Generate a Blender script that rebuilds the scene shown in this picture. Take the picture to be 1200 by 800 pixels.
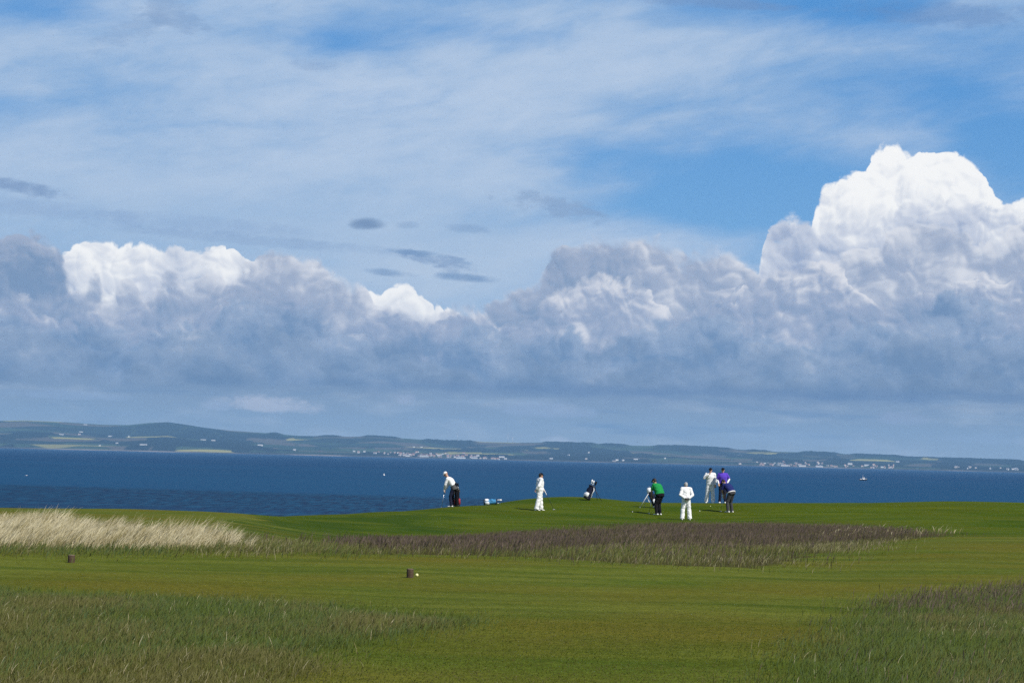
import bpy, bmesh, math, random
import numpy as np
from mathutils import Vector, Matrix, Euler, noise as mnoise

for _o in list(bpy.data.objects):
    bpy.data.objects.remove(_o)
scene = bpy.context.scene
COL = scene.collection
R_ = math.radians

# ---------------------------------------------------------------- camera
EYE_Z = 12.0                 # eye height above the sea
PITCH, ROLL = 3.14, 1.37     # degrees
FPX = 2500.0                 # focal length in pixels of a 1200 px wide frame
cam_data = bpy.data.cameras.new('camera')
cam_data.sensor_fit = 'HORIZONTAL'
cam_data.sensor_width = 36.0
cam_data.lens = 36.0 * FPX / 1200.0
cam_data.clip_start = 0.1
cam_data.clip_end = 90000.0
cam = bpy.data.objects.new('camera', cam_data)
COL.objects.link(cam)
_f = Vector((0, math.cos(R_(PITCH)), math.sin(R_(PITCH))))
_u0 = Vector((0, -math.sin(R_(PITCH)), math.cos(R_(PITCH))))
_x0 = Vector((1, 0, 0))
CR = _x0 * math.cos(R_(ROLL)) + _u0 * math.sin(R_(ROLL))
CU = _u0 * math.cos(R_(ROLL)) - _x0 * math.sin(R_(ROLL))
cam.matrix_world = Matrix(((CR.x, CU.x, -_f.x, 0), (CR.y, CU.y, -_f.y, 0), (CR.z, CU.z, -_f.z, EYE_Z), (0, 0, 0, 1)))
scene.camera = cam


def ray(px, py):
    d = _f * FPX + CR * (px - 600.0) + CU * (400.0 - py)
    return d.normalized()


def azel(px, py):
    d = ray(px, py)
    return math.degrees(math.atan2(d.x, d.y)), math.degrees(math.asin(d.z))


# ---------------------------------------------------------------- view
scene.view_settings.view_transform = 'Standard'
scene.view_settings.look = 'None'
scene.view_settings.exposure = 0.0
scene.view_settings.gamma = 1.0
scene.render.engine = 'CYCLES'
scene.cycles.use_denoising = False
scene.cycles.use_adaptive_sampling = True
scene.cycles.adaptive_threshold = 0.01
scene.cycles.adaptive_min_samples = 12
scene.cycles.max_bounces = 6
scene.cycles.transparent_max_bounces = 8
scene.cycles.volume_bounces = 1
scene.cycles.caustics_reflective = False
scene.cycles.caustics_refractive = False

# ---------------------------------------------------------------- sun
SUN_EL, SUN_AZ = 45.0, 136.0     # azimuth clockwise from the view direction (+Y): behind, to the right
SUN_DIR = Vector((math.sin(R_(SUN_AZ)) * math.cos(R_(SUN_EL)), math.cos(R_(SUN_AZ)) * math.cos(R_(SUN_EL)), math.sin(R_(SUN_EL))))
sun_data = bpy.data.lights.new('sun', 'SUN')
sun_data.energy = 4.9
sun_data.angle = R_(0.5)
sun_data.color = (1.0, 0.95, 0.87)
sun = bpy.data.objects.new('sun', sun_data)
COL.objects.link(sun)
sun.location = (20, -20, 60)
sun.rotation_euler = (-SUN_DIR).to_track_quat('-Z', 'Y').to_euler()

# ---------------------------------------------------------------- node helper
class NT:
    """Small wrapper that writes node maths as expressions."""
    def __init__(self, tree):
        self.t = tree

    def node(self, idname, **kw):
        n = self.t.nodes.new(idname)
        for k, v in kw.items():
            setattr(n, k, v)
        return n

    def put(self, sock, v):
        if isinstance(v, S):
            self.t.links.new(v.s, sock)
        elif v is not None:
            if isinstance(v, (tuple, list)) and sock.type == 'RGBA' and len(v) == 3:
                v = (*v, 1.0)
            sock.default_value = v

    def math(self, op, a, b=None, c=None, clamp=False):
        n = self.node('ShaderNodeMath', operation=op, use_clamp=clamp)
        for i, v in enumerate((a, b, c)):
            if v is not None:
                self.put(n.inputs[i], v)
        return S(self, n.outputs[0])

    def vec(self, op, a, b=None, scale=None):
        n = self.node('ShaderNodeVectorMath', operation=op)
        self.put(n.inputs[0], a)
        if b is not None:
            self.put(n.inputs[1], b)
        if scale is not None:
            self.put(n.inputs['Scale'], scale)
        return S(self, n.outputs['Value' if op in ('DOT_PRODUCT', 'LENGTH', 'DISTANCE') else 'Vector'])

    def xyz(self, x, y, z=0.0):
        n = self.node('ShaderNodeCombineXYZ')
        for i, v in enumerate((x, y, z)):
            self.put(n.inputs[i], v)
        return S(self, n.outputs[0])

    def sep(self, v):
        n = self.node('ShaderNodeSeparateXYZ')
        self.put(n.inputs[0], v)
        return [S(self, o) for o in n.outputs]

    def step(self, x, a, b, lo=0.0, hi=1.0):
        n = self.node('ShaderNodeMapRange', interpolation_type='SMOOTHSTEP')
        for i, v in enumerate((x, a, b, lo, hi)):
            self.put(n.inputs[i], v)
        return S(self, n.outputs[0])

    def lin(self, x, a, b, lo=0.0, hi=1.0):
        n = self.node('ShaderNodeMapRange', interpolation_type='LINEAR', clamp=True)
        for i, v in enumerate((x, a, b, lo, hi)):
            self.put(n.inputs[i], v)
        return S(self, n.outputs[0])

    def mix(self, f, a, b):
        n = self.node('ShaderNodeMix', data_type='RGBA', clamp_factor=True)
        self.put(n.inputs[0], f)
        self.put(n.inputs[6], a)
        self.put(n.inputs[7], b)
        return S(self, n.outputs[2])

    def mult(self, a, b):
        n = self.node('ShaderNodeMix', data_type='RGBA', blend_type='MULTIPLY')
        n.inputs[0].default_value = 1.0
        self.put(n.inputs[6], a)
        self.put(n.inputs[7], b)
        return S(self, n.outputs[2])

    def noise(self, v, scale, detail=4.0, rough=0.5, lac=2.0, dims='3D', color=False, dist=0.0, kind='FBM'):
        n = self.node('ShaderNodeTexNoise', noise_dimensions=dims, noise_type=kind)
        self.put(n.inputs['Vector'], v)
        n.inputs['Scale'].default_value = scale
        n.inputs['Detail'].default_value = detail
        n.inputs['Roughness'].default_value = rough
        n.inputs['Lacunarity'].default_value = lac
        n.inputs['Distortion'].default_value = dist
        return S(self, n.outputs['Color' if color else 'Fac'])

    def voronoi(self, v, scale, detail=0.0, rough=0.5, lac=2.0, dims='3D', feature='F1', smooth=0.5, out='Distance', rnd=1.0):
        n = self.node('ShaderNodeTexVoronoi', voronoi_dimensions=dims, feature=feature)
        if hasattr(n, 'normalize'):
            n.normalize = True
        self.put(n.inputs['Vector'], v)
        n.inputs['Scale'].default_value = scale
        n.inputs['Detail'].default_value = detail
        n.inputs['Roughness'].default_value = rough
        n.inputs['Lacunarity'].default_value = lac
        n.inputs['Randomness'].default_value = rnd
        if feature == 'SMOOTH_F1':
            n.inputs['Smoothness'].default_value = smooth
        return S(self, n.outputs[out])

    def curve(self, x, pts, x0, x1, y0, y1):
        """A float curve through pts, given in real units, over x0..x1."""
        n = self.node('ShaderNodeFloatCurve')
        c = n.mapping.curves[0]
        pts = sorted(pts)
        p01 = [((px - x0) / (x1 - x0), (py - y0) / (y1 - y0)) for px, py in pts]
        p01 = [p for p in p01 if 0.0 <= p[0] <= 1.0]
        p01 = [(0.0, p01[0][1])] + [p for p in p01 if 0 < p[0] < 1] + [(1.0, p01[-1][1])]
        while len(c.points) < len(p01):
            c.points.new(0.5, 0.5)
        for q, (a, b) in zip(c.points, p01):
            q.location = (a, b)
            q.handle_type = 'AUTO'
        n.mapping.update()
        self.put(n.inputs['Value'], self.lin(x, x0, x1))
        return S(self, n.outputs[0]) * (y1 - y0) + y0


class S:
    def __init__(self, nt, s):
        self.n, self.s = nt, s

    def __add__(a, b): return a.n.math('ADD', a, b)
    __radd__ = __add__
    def __sub__(a, b): return a.n.math('SUBTRACT', a, b)
    def __rsub__(a, b): return a.n.math('SUBTRACT', b, a)
    def __mul__(a, b): return a.n.math('MULTIPLY', a, b)
    __rmul__ = __mul__
    def __truediv__(a, b): return a.n.math('DIVIDE', a, b)
    def clamp(a): return a.n.math('ADD', a, 0.0, clamp=True)
    def max(a, b): return a.n.math('MAXIMUM', a, b)
    def min(a, b): return a.n.math('MINIMUM', a, b)


def lin_rgb(r, g, b):
    def f(c):
        c /= 255.0
        return c / 12.92 if c <= 0.04045 else ((c + 0.055) / 1.055) ** 2.4
    return (f(r), f(g), f(b))

# ---------------------------------------------------------------- sky
SKY_K = 0.10
world = bpy.data.worlds.new('World')
scene.world = world
world.use_nodes = True
world.node_tree.nodes.clear()


def build_sky():
    w = NT(world.node_tree)
    out = w.node('ShaderNodeOutputWorld')
    bg = w.node('ShaderNodeBackground')
    bg.inputs['Strength'].default_value = SKY_K
    sky = w.node('ShaderNodeTexSky', sky_type='NISHITA')
    sky.sun_disc = False
    sky.sun_elevation = R_(SUN_EL)
    sky.sun_rotation = R_(SUN_AZ)
    sky.air_density = 1.0
    sky.dust_density = 0.6
    sky.ozone_density = 1.6
    clear = S(w, sky.outputs[0])

    def C(r, g, b, k=1.0):           # a cloud's radiance as it is seen, over the background strength
        c = lin_rgb(r, g, b)
        return tuple(v * k / SKY_K for v in c)

    tc = w.node('ShaderNodeTexCoord')
    D = w.vec('NORMALIZE', S(w, tc.outputs['Generated']))
    dx, dy, dz = w.sep(D)
    az = w.math('ARCTAN2', dx, dy) * 57.29578
    el = w.math('ARCSINE', dz) * 57.29578
    P = w.xyz(az, el, 0.0)

    def prof(pts, lift=0.0):
        q = [azel(x, y) for x, y in pts]
        q = [(a, e + lift) for a, e in q]
        return w.curve(az, q, -15.0, 15.0, -2.0, 13.0)

    def prof_val(pts):                # value (0..1) against pixel column, at its azimuth
        return w.curve(az, [(azel(x, 400)[0], v) for x, v in pts], -15.0, 15.0, 0.0, 1.0)

    # ---- clear sky, deeper towards the top right
    sky_c = w.mix(w.step(el, 0.0, 13.0), C(122, 178, 226), C(70, 144, 214))
    base = w.mix(0.85, clear, sky_c)

    # ---- thin high veil, drawn out along the wind
    rot = R_(9.0)
    ru = az * math.cos(rot) + el * math.sin(rot)
    rv = el * math.cos(rot) - az * math.sin(rot)
    V = w.xyz(ru * 0.30, rv * 1.0, 3.7)
    V = w.vec('ADD', V, w.vec('SCALE', w.vec('SUBTRACT', w.noise(V, 0.55, 3.0, 0.5, color=True), (0.5, 0.5, 0.5)), scale=0.9))
    v1 = w.noise(V, 0.44, 8.0, 0.58)
    vf = w.noise(w.vec('MULTIPLY', V, (1.0, 0.8, 1.0)), 2.3, 7.0, 0.64) - 0.5
    v2 = w.noise(w.xyz(ru * 0.10, rv * 0.42, 9.1), 0.9, 5.0, 0.52)

    def blob(x, y, sx, sy, soft=1.0):  # elliptical region of the sky, 1 at its middle
        a, e = azel(x, y)
        ax = (az - a) / (sx / 43.6)
        ey = (el - e + (az - a) * 0.024) / (sy / 43.6)
        r2 = ax * ax + ey * ey
        return w.math('POWER', 2.718, r2 * -1.0 * soft)

    gap = blob(900, 230, 190, 62) * 1.0 + blob(1130, 130, 120, 46) * 0.7 + blob(1010, 10, 110, 30) * 0.55 \
        + blob(440, 112, 95, 20) * 0.34 + blob(400, 48, 60, 22) * 0.32 + blob(560, 40, 110, 18) * 0.22 + blob(60, 8, 90, 22) * 0.30 \
        + blob(700, 180, 80, 16) * 0.3 + blob(1190, 200, 60, 60) * 0.6 + blob(0, 120, 50, 16) * 0.2
    veil = v1 * 0.95 + v2 * 0.62 + vf * 0.13 + 0.02 - gap * 0.60
    va = w.step(veil, 0.36, 0.86)
    vcol = w.mix(w.step(v2 * 0.7 + v1 * 0.8 + vf * 0.35, 0.50, 1.05), C(142, 177, 216), C(190, 207, 229))
    col = w.mix(va * 0.94, base, vcol)
    # paler air between the veil and the cumulus
    low = w.step(el, 8.8, 4.6) * w.step(az, 3.8, -2.0)
    col = w.mix(low * (0.70 + vf * 0.5), col, C(162, 189, 219))

    pale_gap = blob(500, 322, 150, 42) * (0.75 + vf * 2.0)
    col = w.mix(pale_gap.clamp() * 0.75, col, C(188, 205, 226))

    # ---- grey flecks and lenses
    fn = w.noise(w.xyz(az * 0.8, el * 2.6, 1.0), 2.4, 6.0, 0.66) - 0.5
    fn2 = w.noise(w.xyz(az, el * 1.6, 4.0), 1.3, 6.0, 0.64) - 0.5

    def fleck(col, x, y, sx, sy, tilt, a, c, rough=0.9, under=0.0):
        a0, e0 = azel(x, y)
        t = R_(tilt)
        ux = (az - a0) * math.cos(t) + (el - e0) * math.sin(t)
        uy = (el - e0) * math.cos(t) - (az - a0) * math.sin(t)
        ux = ux / (sx / 43.6)
        uy = uy / (sy / 43.6)
        r = ux * ux + uy * uy + (fn * 1.5 + fn2 * 1.5) * (rough + 0.35)
        return w.mix(w.step(r + uy * 0.35, 1.15, -0.1) * a, col, c)

    G1 = C(122, 150, 190)
    col = fleck(col, 22, 217, 62, 9, -8, 0.75, G1)
    col = fleck(col, 60, 244, 120, 12, -4, 0.45, C(140, 168, 206))
    col = fleck(col, 240, 262, 150, 12, -3, 0.4, C(140, 168, 206))
    col = fleck(col, 300, 280, 210, 8, -3, 0.40, C(134, 162, 200))
    col = fleck(col, 430, 261, 24, 8, 1, 0.85, C(112, 140, 178), 0.25)
    col = fleck(col, 549, 267, 36, 6, -3, 0.5, C(130, 160, 198))
    col = fleck(col, 477, 263, 16, 5, 4, 0.4, C(126, 156, 194))
    col = fleck(col, 545, 324, 46, 6, -3, 0.8, C(116, 148, 188), 0.5)
    col = fleck(col, 458, 319, 34, 5, -4, 0.7, C(124, 154, 192), 0.6)
    col = fleck(col, 522, 306, 50, 10, -10, 0.7, C(128, 156, 194), 1.6)
    col = fleck(col, 490, 296, 40, 4, -4, 0.7, C(118, 150, 190), 0.6)
    col = fleck(col, 650, 240, 70, 14, -9, 0.55, C(132, 158, 194), 2.0)
    col = fleck(col, 190, 8, 60, 18, -20, 0.45, C(126, 156, 196), 2.0)
    col = fleck(col, 150, 36, 50, 16, 25, 0.3, C(126, 156, 196), 2.0)
    col = fleck(col, 368, 75, 26, 8, 0, 0.35, C(124, 154, 196), 1.6)
    col = fleck(col, 840, 3, 120, 7, -3, 0.55, C(112, 144, 190), 1.0)
    col = fleck(col, 1110, 14, 130, 16, -3, 0.5, C(104, 140, 190), 1.2)

    # ---- cumulus, back to front
    warp = w.vec('SCALE', w.vec('SUBTRACT', w.noise(P, 0.7, 2.2, 0.5, color=True, dims='2D'), (0.5, 0.5, 0.5)), scale=0.9)
    PW = w.vec('ADD', P, warp)
    sund = (0.55, 0.83)
    patch = w.noise(w.xyz(az * 0.8, el * 1.2, 0.0), 0.75, 4.0, 0.6, dims='2D') - 0.5
    wisp = w.noise(w.xyz(az * 0.8, el, 3.0), 1.5, 8.0, 0.64, dims='3D') - 0.5
    rag = w.noise(PW, 4.5, 5.0, 0.60, dims='2D') - 0.5
    soft = w.step(w.noise(w.xyz(az, el, 8.0), 0.9, 2.0, 0.5) - 0.5, -0.12, 0.14)       # where the edges melt away

    def billow(p, scale, lobe=2.0, w2=0.36, w3=0.15, w4=0.06):
        h = 0.0
        for k, wt in ((1.0, 1.0), (2.63, w2), (6.4, w3), (14.5, w4)):
            d = w.voronoi(p, scale * k, 0.0, dims='2D', feature='F1')
            h = h + (d * d) * (-lobe * wt)
        return h + 0.17 * lobe

    def swell(p, scale, lobe):
        """Soft height of the cloud face, for its light and shade."""
        h = 0.0
        for k, wt, sm in ((1.0, 1.0, 0.45), (2.45, 0.36, 0.30), (5.6, 0.13, 0.0)):
            if sm:
                d = w.voronoi(p, scale * k, 0.0, dims='2D', feature='SMOOTH_F1', smooth=sm)
            else:
                d = w.voronoi(p, scale * k, 0.0, dims='2D', feature='F1')
            h = h + (d * d) * (-lobe * wt)
        return h

    def layer(col, top, seed, scale, amp, edge, lit, mid, dark, fade, gain=1.6, bright=0.0, delta=0.14, alpha=1.0, wispy=0.3, patchy=1.0, rim=0.6, lobe=2.0, ragged=0.10, melt=0.35):
        p = w.vec('ADD', PW, (seed * 7.31, seed * 3.17, 0.0))
        b0 = billow(p, scale, lobe)
        h0 = swell(p, scale, lobe)
        h1 = swell(w.vec('ADD', p, (sund[0] * delta, sund[1] * delta, 0.0)), scale, lobe)
        depth = (top - el) + b0 * amp * 2.0 + wisp * amp * wispy * 1.6 + rag * ragged * (soft * 2.0 + 0.5)
        a = w.step(depth / (soft * melt + edge), 0.0, 1.0) * alpha
        g = (h0 - h1) * gain
        body = w.math('POWER', 2.718, depth.max(0.0) * (-1.0 / fade))
        s = body * rim + g + b0 * 0.22 + patch * patchy + wisp * 0.40 + rag * 0.06 + bright
        c = w.mix(w.step(s, -0.40, 0.45), dark, mid)
        c = w.mix(w.step(s, 0.30, 1.0), c, lit)
        return w.mix(a, col, c)

    basel = el - (azel(600, 458)[1])                  # height over the flat cloud base
    basen = (w.noise(w.xyz(az * 0.35, el * 1.2, 6.0), 1.0, 6.0, 0.6) - 0.5) * 0.95

    WHITE = C(252, 252, 251)
    LM, LD = C(218, 223, 233), C(160, 177, 205)
    # the tower at the right and the lit tops at the left
    t1 = prof([(0, 340), (60, 316), (80, 298), (105, 287), (150, 282), (178, 288), (205, 284), (232, 292), (262, 288), (300, 298), (340, 310), (380, 330), (430, 345), (452, 334), (470, 330), (490, 346), (520, 362), (560, 372),
               (640, 345), (700, 318), (760, 330), (860, 350), (902, 320), (945, 290), (953, 244), (968, 210), (1012, 206), (1024, 182), (1048, 170),
               (1062, 176), (1090, 170), (1112, 180), (1135, 186), (1152, 200), (1166, 218), (1190, 232), (1200, 234)])
    br1 = prof_val([(0, .1), (85, .20), (130, .38), (165, .36), (200, .10), (235, .12), (258, .36), (285, .1), (330, .1), (450, .40), (520, .1), (650, .1), (720, .25), (800, 0), (920, .2), (958, .55), (1000, .66), (1120, .66), (1200, .5)])
    col = layer(col, t1, 1.63, 0.80, 0.34, 0.06, WHITE, LM, LD, 0.9, gain=1.9, bright=br1 - 0.06, wispy=0.25, patchy=0.6, ragged=0.09, melt=0.16)
    t1b = prof([(0, 400), (90, 336), (140, 330), (190, 318), (230, 336), (290, 330), (340, 380), (500, 400), (700, 400), (860, 400), (890, 318), (900, 264), (925, 254), (945, 258), (960, 272), (985, 258), (1010, 250), (1060, 236),
                (1110, 226), (1150, 238), (1200, 250)])
    col = layer(col, t1b, 3.4, 0.9, 0.36, 0.08, C(246, 247, 248), C(204, 211, 226), C(158, 174, 203), 0.5, gain=1.8,
                bright=prof_val([(0, 0), (150, .40), (230, .2), (300, .25), (400, 0), (900, .05), (950, .02), (1000, .25), (1100, .34), (1200, .30)]) - 0.08, ragged=0.16, melt=0.40)
    # grey-lavender middle bank
    t2 = prof([(0, 268), (40, 272), (70, 288), (95, 330), (112, 314), (128, 338), (152, 322), (172, 344), (200, 316), (222, 334), (244, 322), (262, 326), (275, 312), (290, 300), (312, 290), (345, 300), (385, 308), (425, 314), (438, 352), (470, 366),
               (520, 366), (560, 354), (600, 344), (632, 330), (645, 296), (680, 284), (720, 274), (740, 280), (775, 272), (800, 278), (845, 292), (885, 312), (915, 342), (950, 318), (985, 300),
               (1030, 276), (1080, 262), (1120, 268), (1160, 284), (1200, 256)])
    M1, D1 = C(164, 177, 201), C(124, 150, 184)
    col = layer(col, t2, 2.3, 0.75, 0.34, 0.12, C(222, 225, 233), M1, D1, 0.45, gain=1.5,
                bright=prof_val([(0, .0), (70, .0), (150, .5), (330, .45), (420, .5), (520, .4), (640, .2), (720, .3), (800, .45), (950, .55), (1200, .6)]) - 0.20, ragged=0.15, melt=0.55, patchy=1.0)
    # puffs in front of it, row after row, lower and greyer
    t3 = prof([(0, 352), (50, 350), (110, 352), (180, 366), (260, 366), (330, 350), (400, 360), (470, 364), (540, 362), (600, 372), (650, 342), (700, 322), (740, 326),
               (790, 366), (850, 345), (900, 322), (950, 304), (985, 300), (1010, 330), (1060, 340), (1120, 328), (1200, 320)])
    col = layer(col, t3, 4.1, 0.9, 0.52, 0.12, C(228, 229, 235), C(160, 174, 200), C(120, 147, 182), 0.32, gain=1.5,
                bright=prof_val([(0, .2), (150, .4), (330, .25), (520, .3), (620, .4), (700, .75), (760, .5), (820, .3), (930, .65), (1000, .5), (1050, .35), (1200, .5)]) - 0.24, ragged=0.14, melt=0.45, patchy=1.2)
    t4 = prof([(0, 368), (80, 376), (160, 384), (240, 372), (300, 346), (360, 360), (420, 380), (500, 388), (580, 380), (640, 390), (720, 390), (800, 360), (860, 376),
               (930, 398), (1000, 370), (1060, 362), (1130, 346), (1200, 366)])
    col = layer(col, t4, 6.7, 0.72, 0.66, 0.20, C(210, 214, 225), C(152, 171, 199), C(112, 141, 178), 0.30, gain=1.6, bright=-0.02, wispy=0.7, lobe=1.7, ragged=0.20, melt=0.5, patchy=1.6)
    t5 = prof([(0, 392), (150, 396), (300, 386), (450, 398), (600, 402), (750, 394), (900, 410), (1050, 390), (1200, 402)])
    col = layer(col, t5, 8.9, 0.62, 0.85, 0.28, C(190, 198, 213), C(142, 162, 190), C(110, 137, 172), 0.30, gain=1.5, bright=0.0, alpha=0.95, wispy=0.9, lobe=1.5, ragged=0.22, melt=0.6, patchy=1.6)
    t6 = prof([(0, 420), (150, 414), (300, 418), (450, 426), (600, 432), (750, 434), (900, 442), (1050, 438), (1200, 444)])
    col = layer(col, t6, 10.3, 0.75, 0.75, 0.34, C(172, 183, 200), C(128, 149, 177), C(100, 126, 160), 0.30, gain=1.4, bright=-0.02, alpha=0.85, wispy=1.0, lobe=1.3, ragged=0.22, melt=0.6, patchy=1.6)

    # ---- below the flat base: hazy strip with small far clouds
    hz = w.mix(w.step(el, 1.6, 0.2), C(132, 153, 179), C(150, 168, 186))
    hn = w.noise(w.xyz(az * 0.45, el * 1.5, 2.0), 1.0, 6.0, 0.56)
    hn2 = w.noise(w.xyz(az * 0.22, el * 2.2, 5.0), 1.1, 5.0, 0.55)
    hz = w.mix(w.step(hn, 0.46, 0.72) * 0.6, hz, C(176, 188, 204))
    hz = w.mix(w.step(hn2, 0.46, 0.26) * 0.6, hz, C(100, 131, 170))
    hz = w.mix(w.step(hn2, 0.56, 0.70) * 0.5, hz, C(158, 180, 206))
    # dark line of the flat bases
    basedark = w.math('POWER', 2.718, (basel + basen * 0.7 - 0.02) * (basel + basen * 0.7 - 0.02) * (-22.0))
    col = w.mix(basedark * w.step(az, -10.0, 3.0) * 0.75, col, C(92, 122, 164))
    col = w.mix(w.step(basel + basen, 0.24, -0.40), col, hz)

    def small(col, x, y, sx, sy, a, c):
        a0, e0 = azel(x, y)
        n = w.noise(w.xyz(az, el * 1.8, x * 0.01), 2.0, 7.0, 0.66) - 0.5
        ux = (az - a0) / (sx / 43.6)
        uy = (el - e0 + (az - a0) * 0.024) / (sy / 43.6)
        uy = uy.max(0.0) + (0.0 - uy.min(0.0)) * 1.8
        r = ux * ux + uy * uy + n * 2.4
        return w.mix(w.step(r, 1.1, 0.1) * a, col, c)
    col = small(col, 318, 476, 62, 15, 0.85, C(190, 195, 210))
    col = small(col, 255, 476, 24, 9, 0.5, C(170, 184, 210))
    col = small(col, 476, 470, 14, 9, 0.5, C(168, 180, 206))
    col = small(col, 640, 482, 70, 14, 0.5, C(156, 174, 204))
    col = small(col, 80, 464, 90, 8, 0.45, C(152, 174, 206))
    col = small(col, 655, 517, 24, 6, 0.6, C(190, 198, 214))
    col = small(col, 1060, 492, 36, 12, 0.45, C(156, 170, 200))
    col = small(col, 1150, 516, 60, 8, 0.35, C(156, 176, 204))
    col = small(col, 930, 516, 110, 12, 0.3, C(152, 176, 206))

    # ---- elsewhere round the horizon and overhead: broken cloud of the same kind
    away = w.step(w.math('ABSOLUTE', az), 15.0, 24.0).max(w.step(el, 14.0, 22.0)).max(w.step(el, -0.6, -1.0))
    gn = w.noise(w.vec('MULTIPLY', D, (1.0, 1.0, 2.2)), 2.6, 5.0, 0.55)
    gcol = w.mix(w.step(gn, 0.48, 0.70) * 0.7, w.mix(0.25, clear, C(70, 128, 200)), C(168, 182, 206))
    gcol = w.mix(w.step(el, 0.0, -3.0), gcol, C(60, 90, 120))
    bg2 = w.node('ShaderNodeBackground')
    bg2.inputs['Strength'].default_value = SKY_K
    w.put(bg.inputs['Color'], col)
    w.put(bg2.inputs['Color'], gcol)
    ms = w.node('ShaderNodeMixShader')
    w.put(ms.inputs[0], away)
    world.node_tree.links.new(bg.outputs[0], ms.inputs[1])
    world.node_tree.links.new(bg2.outputs[0], ms.inputs[2])
    world.node_tree.links.new(ms.outputs[0], out.inputs[0])


build_sky()

# ---------------------------------------------------------------- helpers for meshes and materials
rng = np.random.default_rng(7)
random.seed(7)


def mat(name, rgb=(0.5, 0.5, 0.5), rough=0.8, spec=0.3, vary=0.12, scale=30.0, metallic=0.0):
    m = bpy.data.materials.new(name)
    m.use_nodes = True
    t = NT(m.node_tree)
    bs = m.node_tree.nodes['Principled BSDF']
    bs.inputs['Roughness'].default_value = rough
    bs.inputs['Specular IOR Level'].default_value = spec
    bs.inputs['Metallic'].default_value = metallic
    tc = t.node('ShaderNodeTexCoord')
    n = t.noise(S(t, tc.outputs['Object']), scale, 4.0, 0.6)
    c = t.mix(t.lin(n, 0.3, 0.7), tuple(v * (1 - vary) for v in rgb), tuple(min(1.0, v * (1 + vary)) for v in rgb))
    t.put(bs.inputs['Base Color'], c)
    return m


def link(o, parent=None):
    COL.objects.link(o)
    if parent is not None:
        o.parent = parent
    return o


def tag(o, label=None, cat=None, group=None, kind=None):
    for k, v in (('label', label), ('category', cat), ('group', group), ('kind', kind)):
        if v:
            o[k] = v
    return o


def np_mesh(name, verts, faces, smooth=True):
    """faces: list of (n x k) integer arrays."""
    me = bpy.data.meshes.new(name)
    verts = np.asarray(verts, np.float32)
    me.vertices.add(len(verts))
    me.vertices.foreach_set('co', verts.ravel())
    loops = np.concatenate([f.ravel() for f in faces]).astype(np.int32)
    counts = np.concatenate([np.full(len(f), f.shape[1]) for f in faces])
    starts = np.concatenate([[0], np.cumsum(counts)[:-1]]).astype(np.int32)
    me.loops.add(len(loops))
    me.loops.foreach_set('vertex_index', loops)
    me.polygons.add(len(counts))
    me.polygons.foreach_set('loop_start', starts)
    me.update(calc_edges=True)
    me.polygons.foreach_set('use_smooth', np.full(len(counts), smooth))
    me.validate()
    return me


def grid_faces(nr, nc):
    i = np.arange(nr * nc).reshape(nr, nc)
    return np.stack([i[:-1, :-1], i[:-1, 1:], i[1:, 1:], i[1:, :-1]], -1).reshape(-1, 4)


_LAT = np.random.default_rng(11).random((256, 256))


def vnoise(x, y, octaves=4, rough=0.5):
    """Smooth value noise, about 0..1, on numpy arrays."""
    tot, amp, s = 0.0, 1.0, 0.0
    for k in range(octaves):
        xf, yf = np.floor(x), np.floor(y)
        a, b = x - xf, y - yf
        a = a * a * (3 - 2 * a)
        b = b * b * (3 - 2 * b)
        xi, yi = xf.astype(int) & 255, yf.astype(int) & 255
        xj, yj = (xi + 1) & 255, (yi + 1) & 255
        v = (_LAT[yi, xi] * (1 - a) + _LAT[yi, xj] * a) * (1 - b) + (_LAT[yj, xi] * (1 - a) + _LAT[yj, xj] * a) * b
        tot = tot + amp * v
        s += amp
        amp *= rough
        x, y = x * 2.03 + 17.3, y * 2.03 + 5.1
    return tot / s


def ss(a, b, x):
    t = np.clip((x - a) / (b - a), 0, 1)
    return t * t * (3 - 2 * t)


# ---------------------------------------------------------------- the links: shape of the ground
def _y(px, d, py):            # drop below the eye that shows at (px, py) when d metres off
    r = ray(px, py)
    return -r.z / r.y * d


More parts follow.
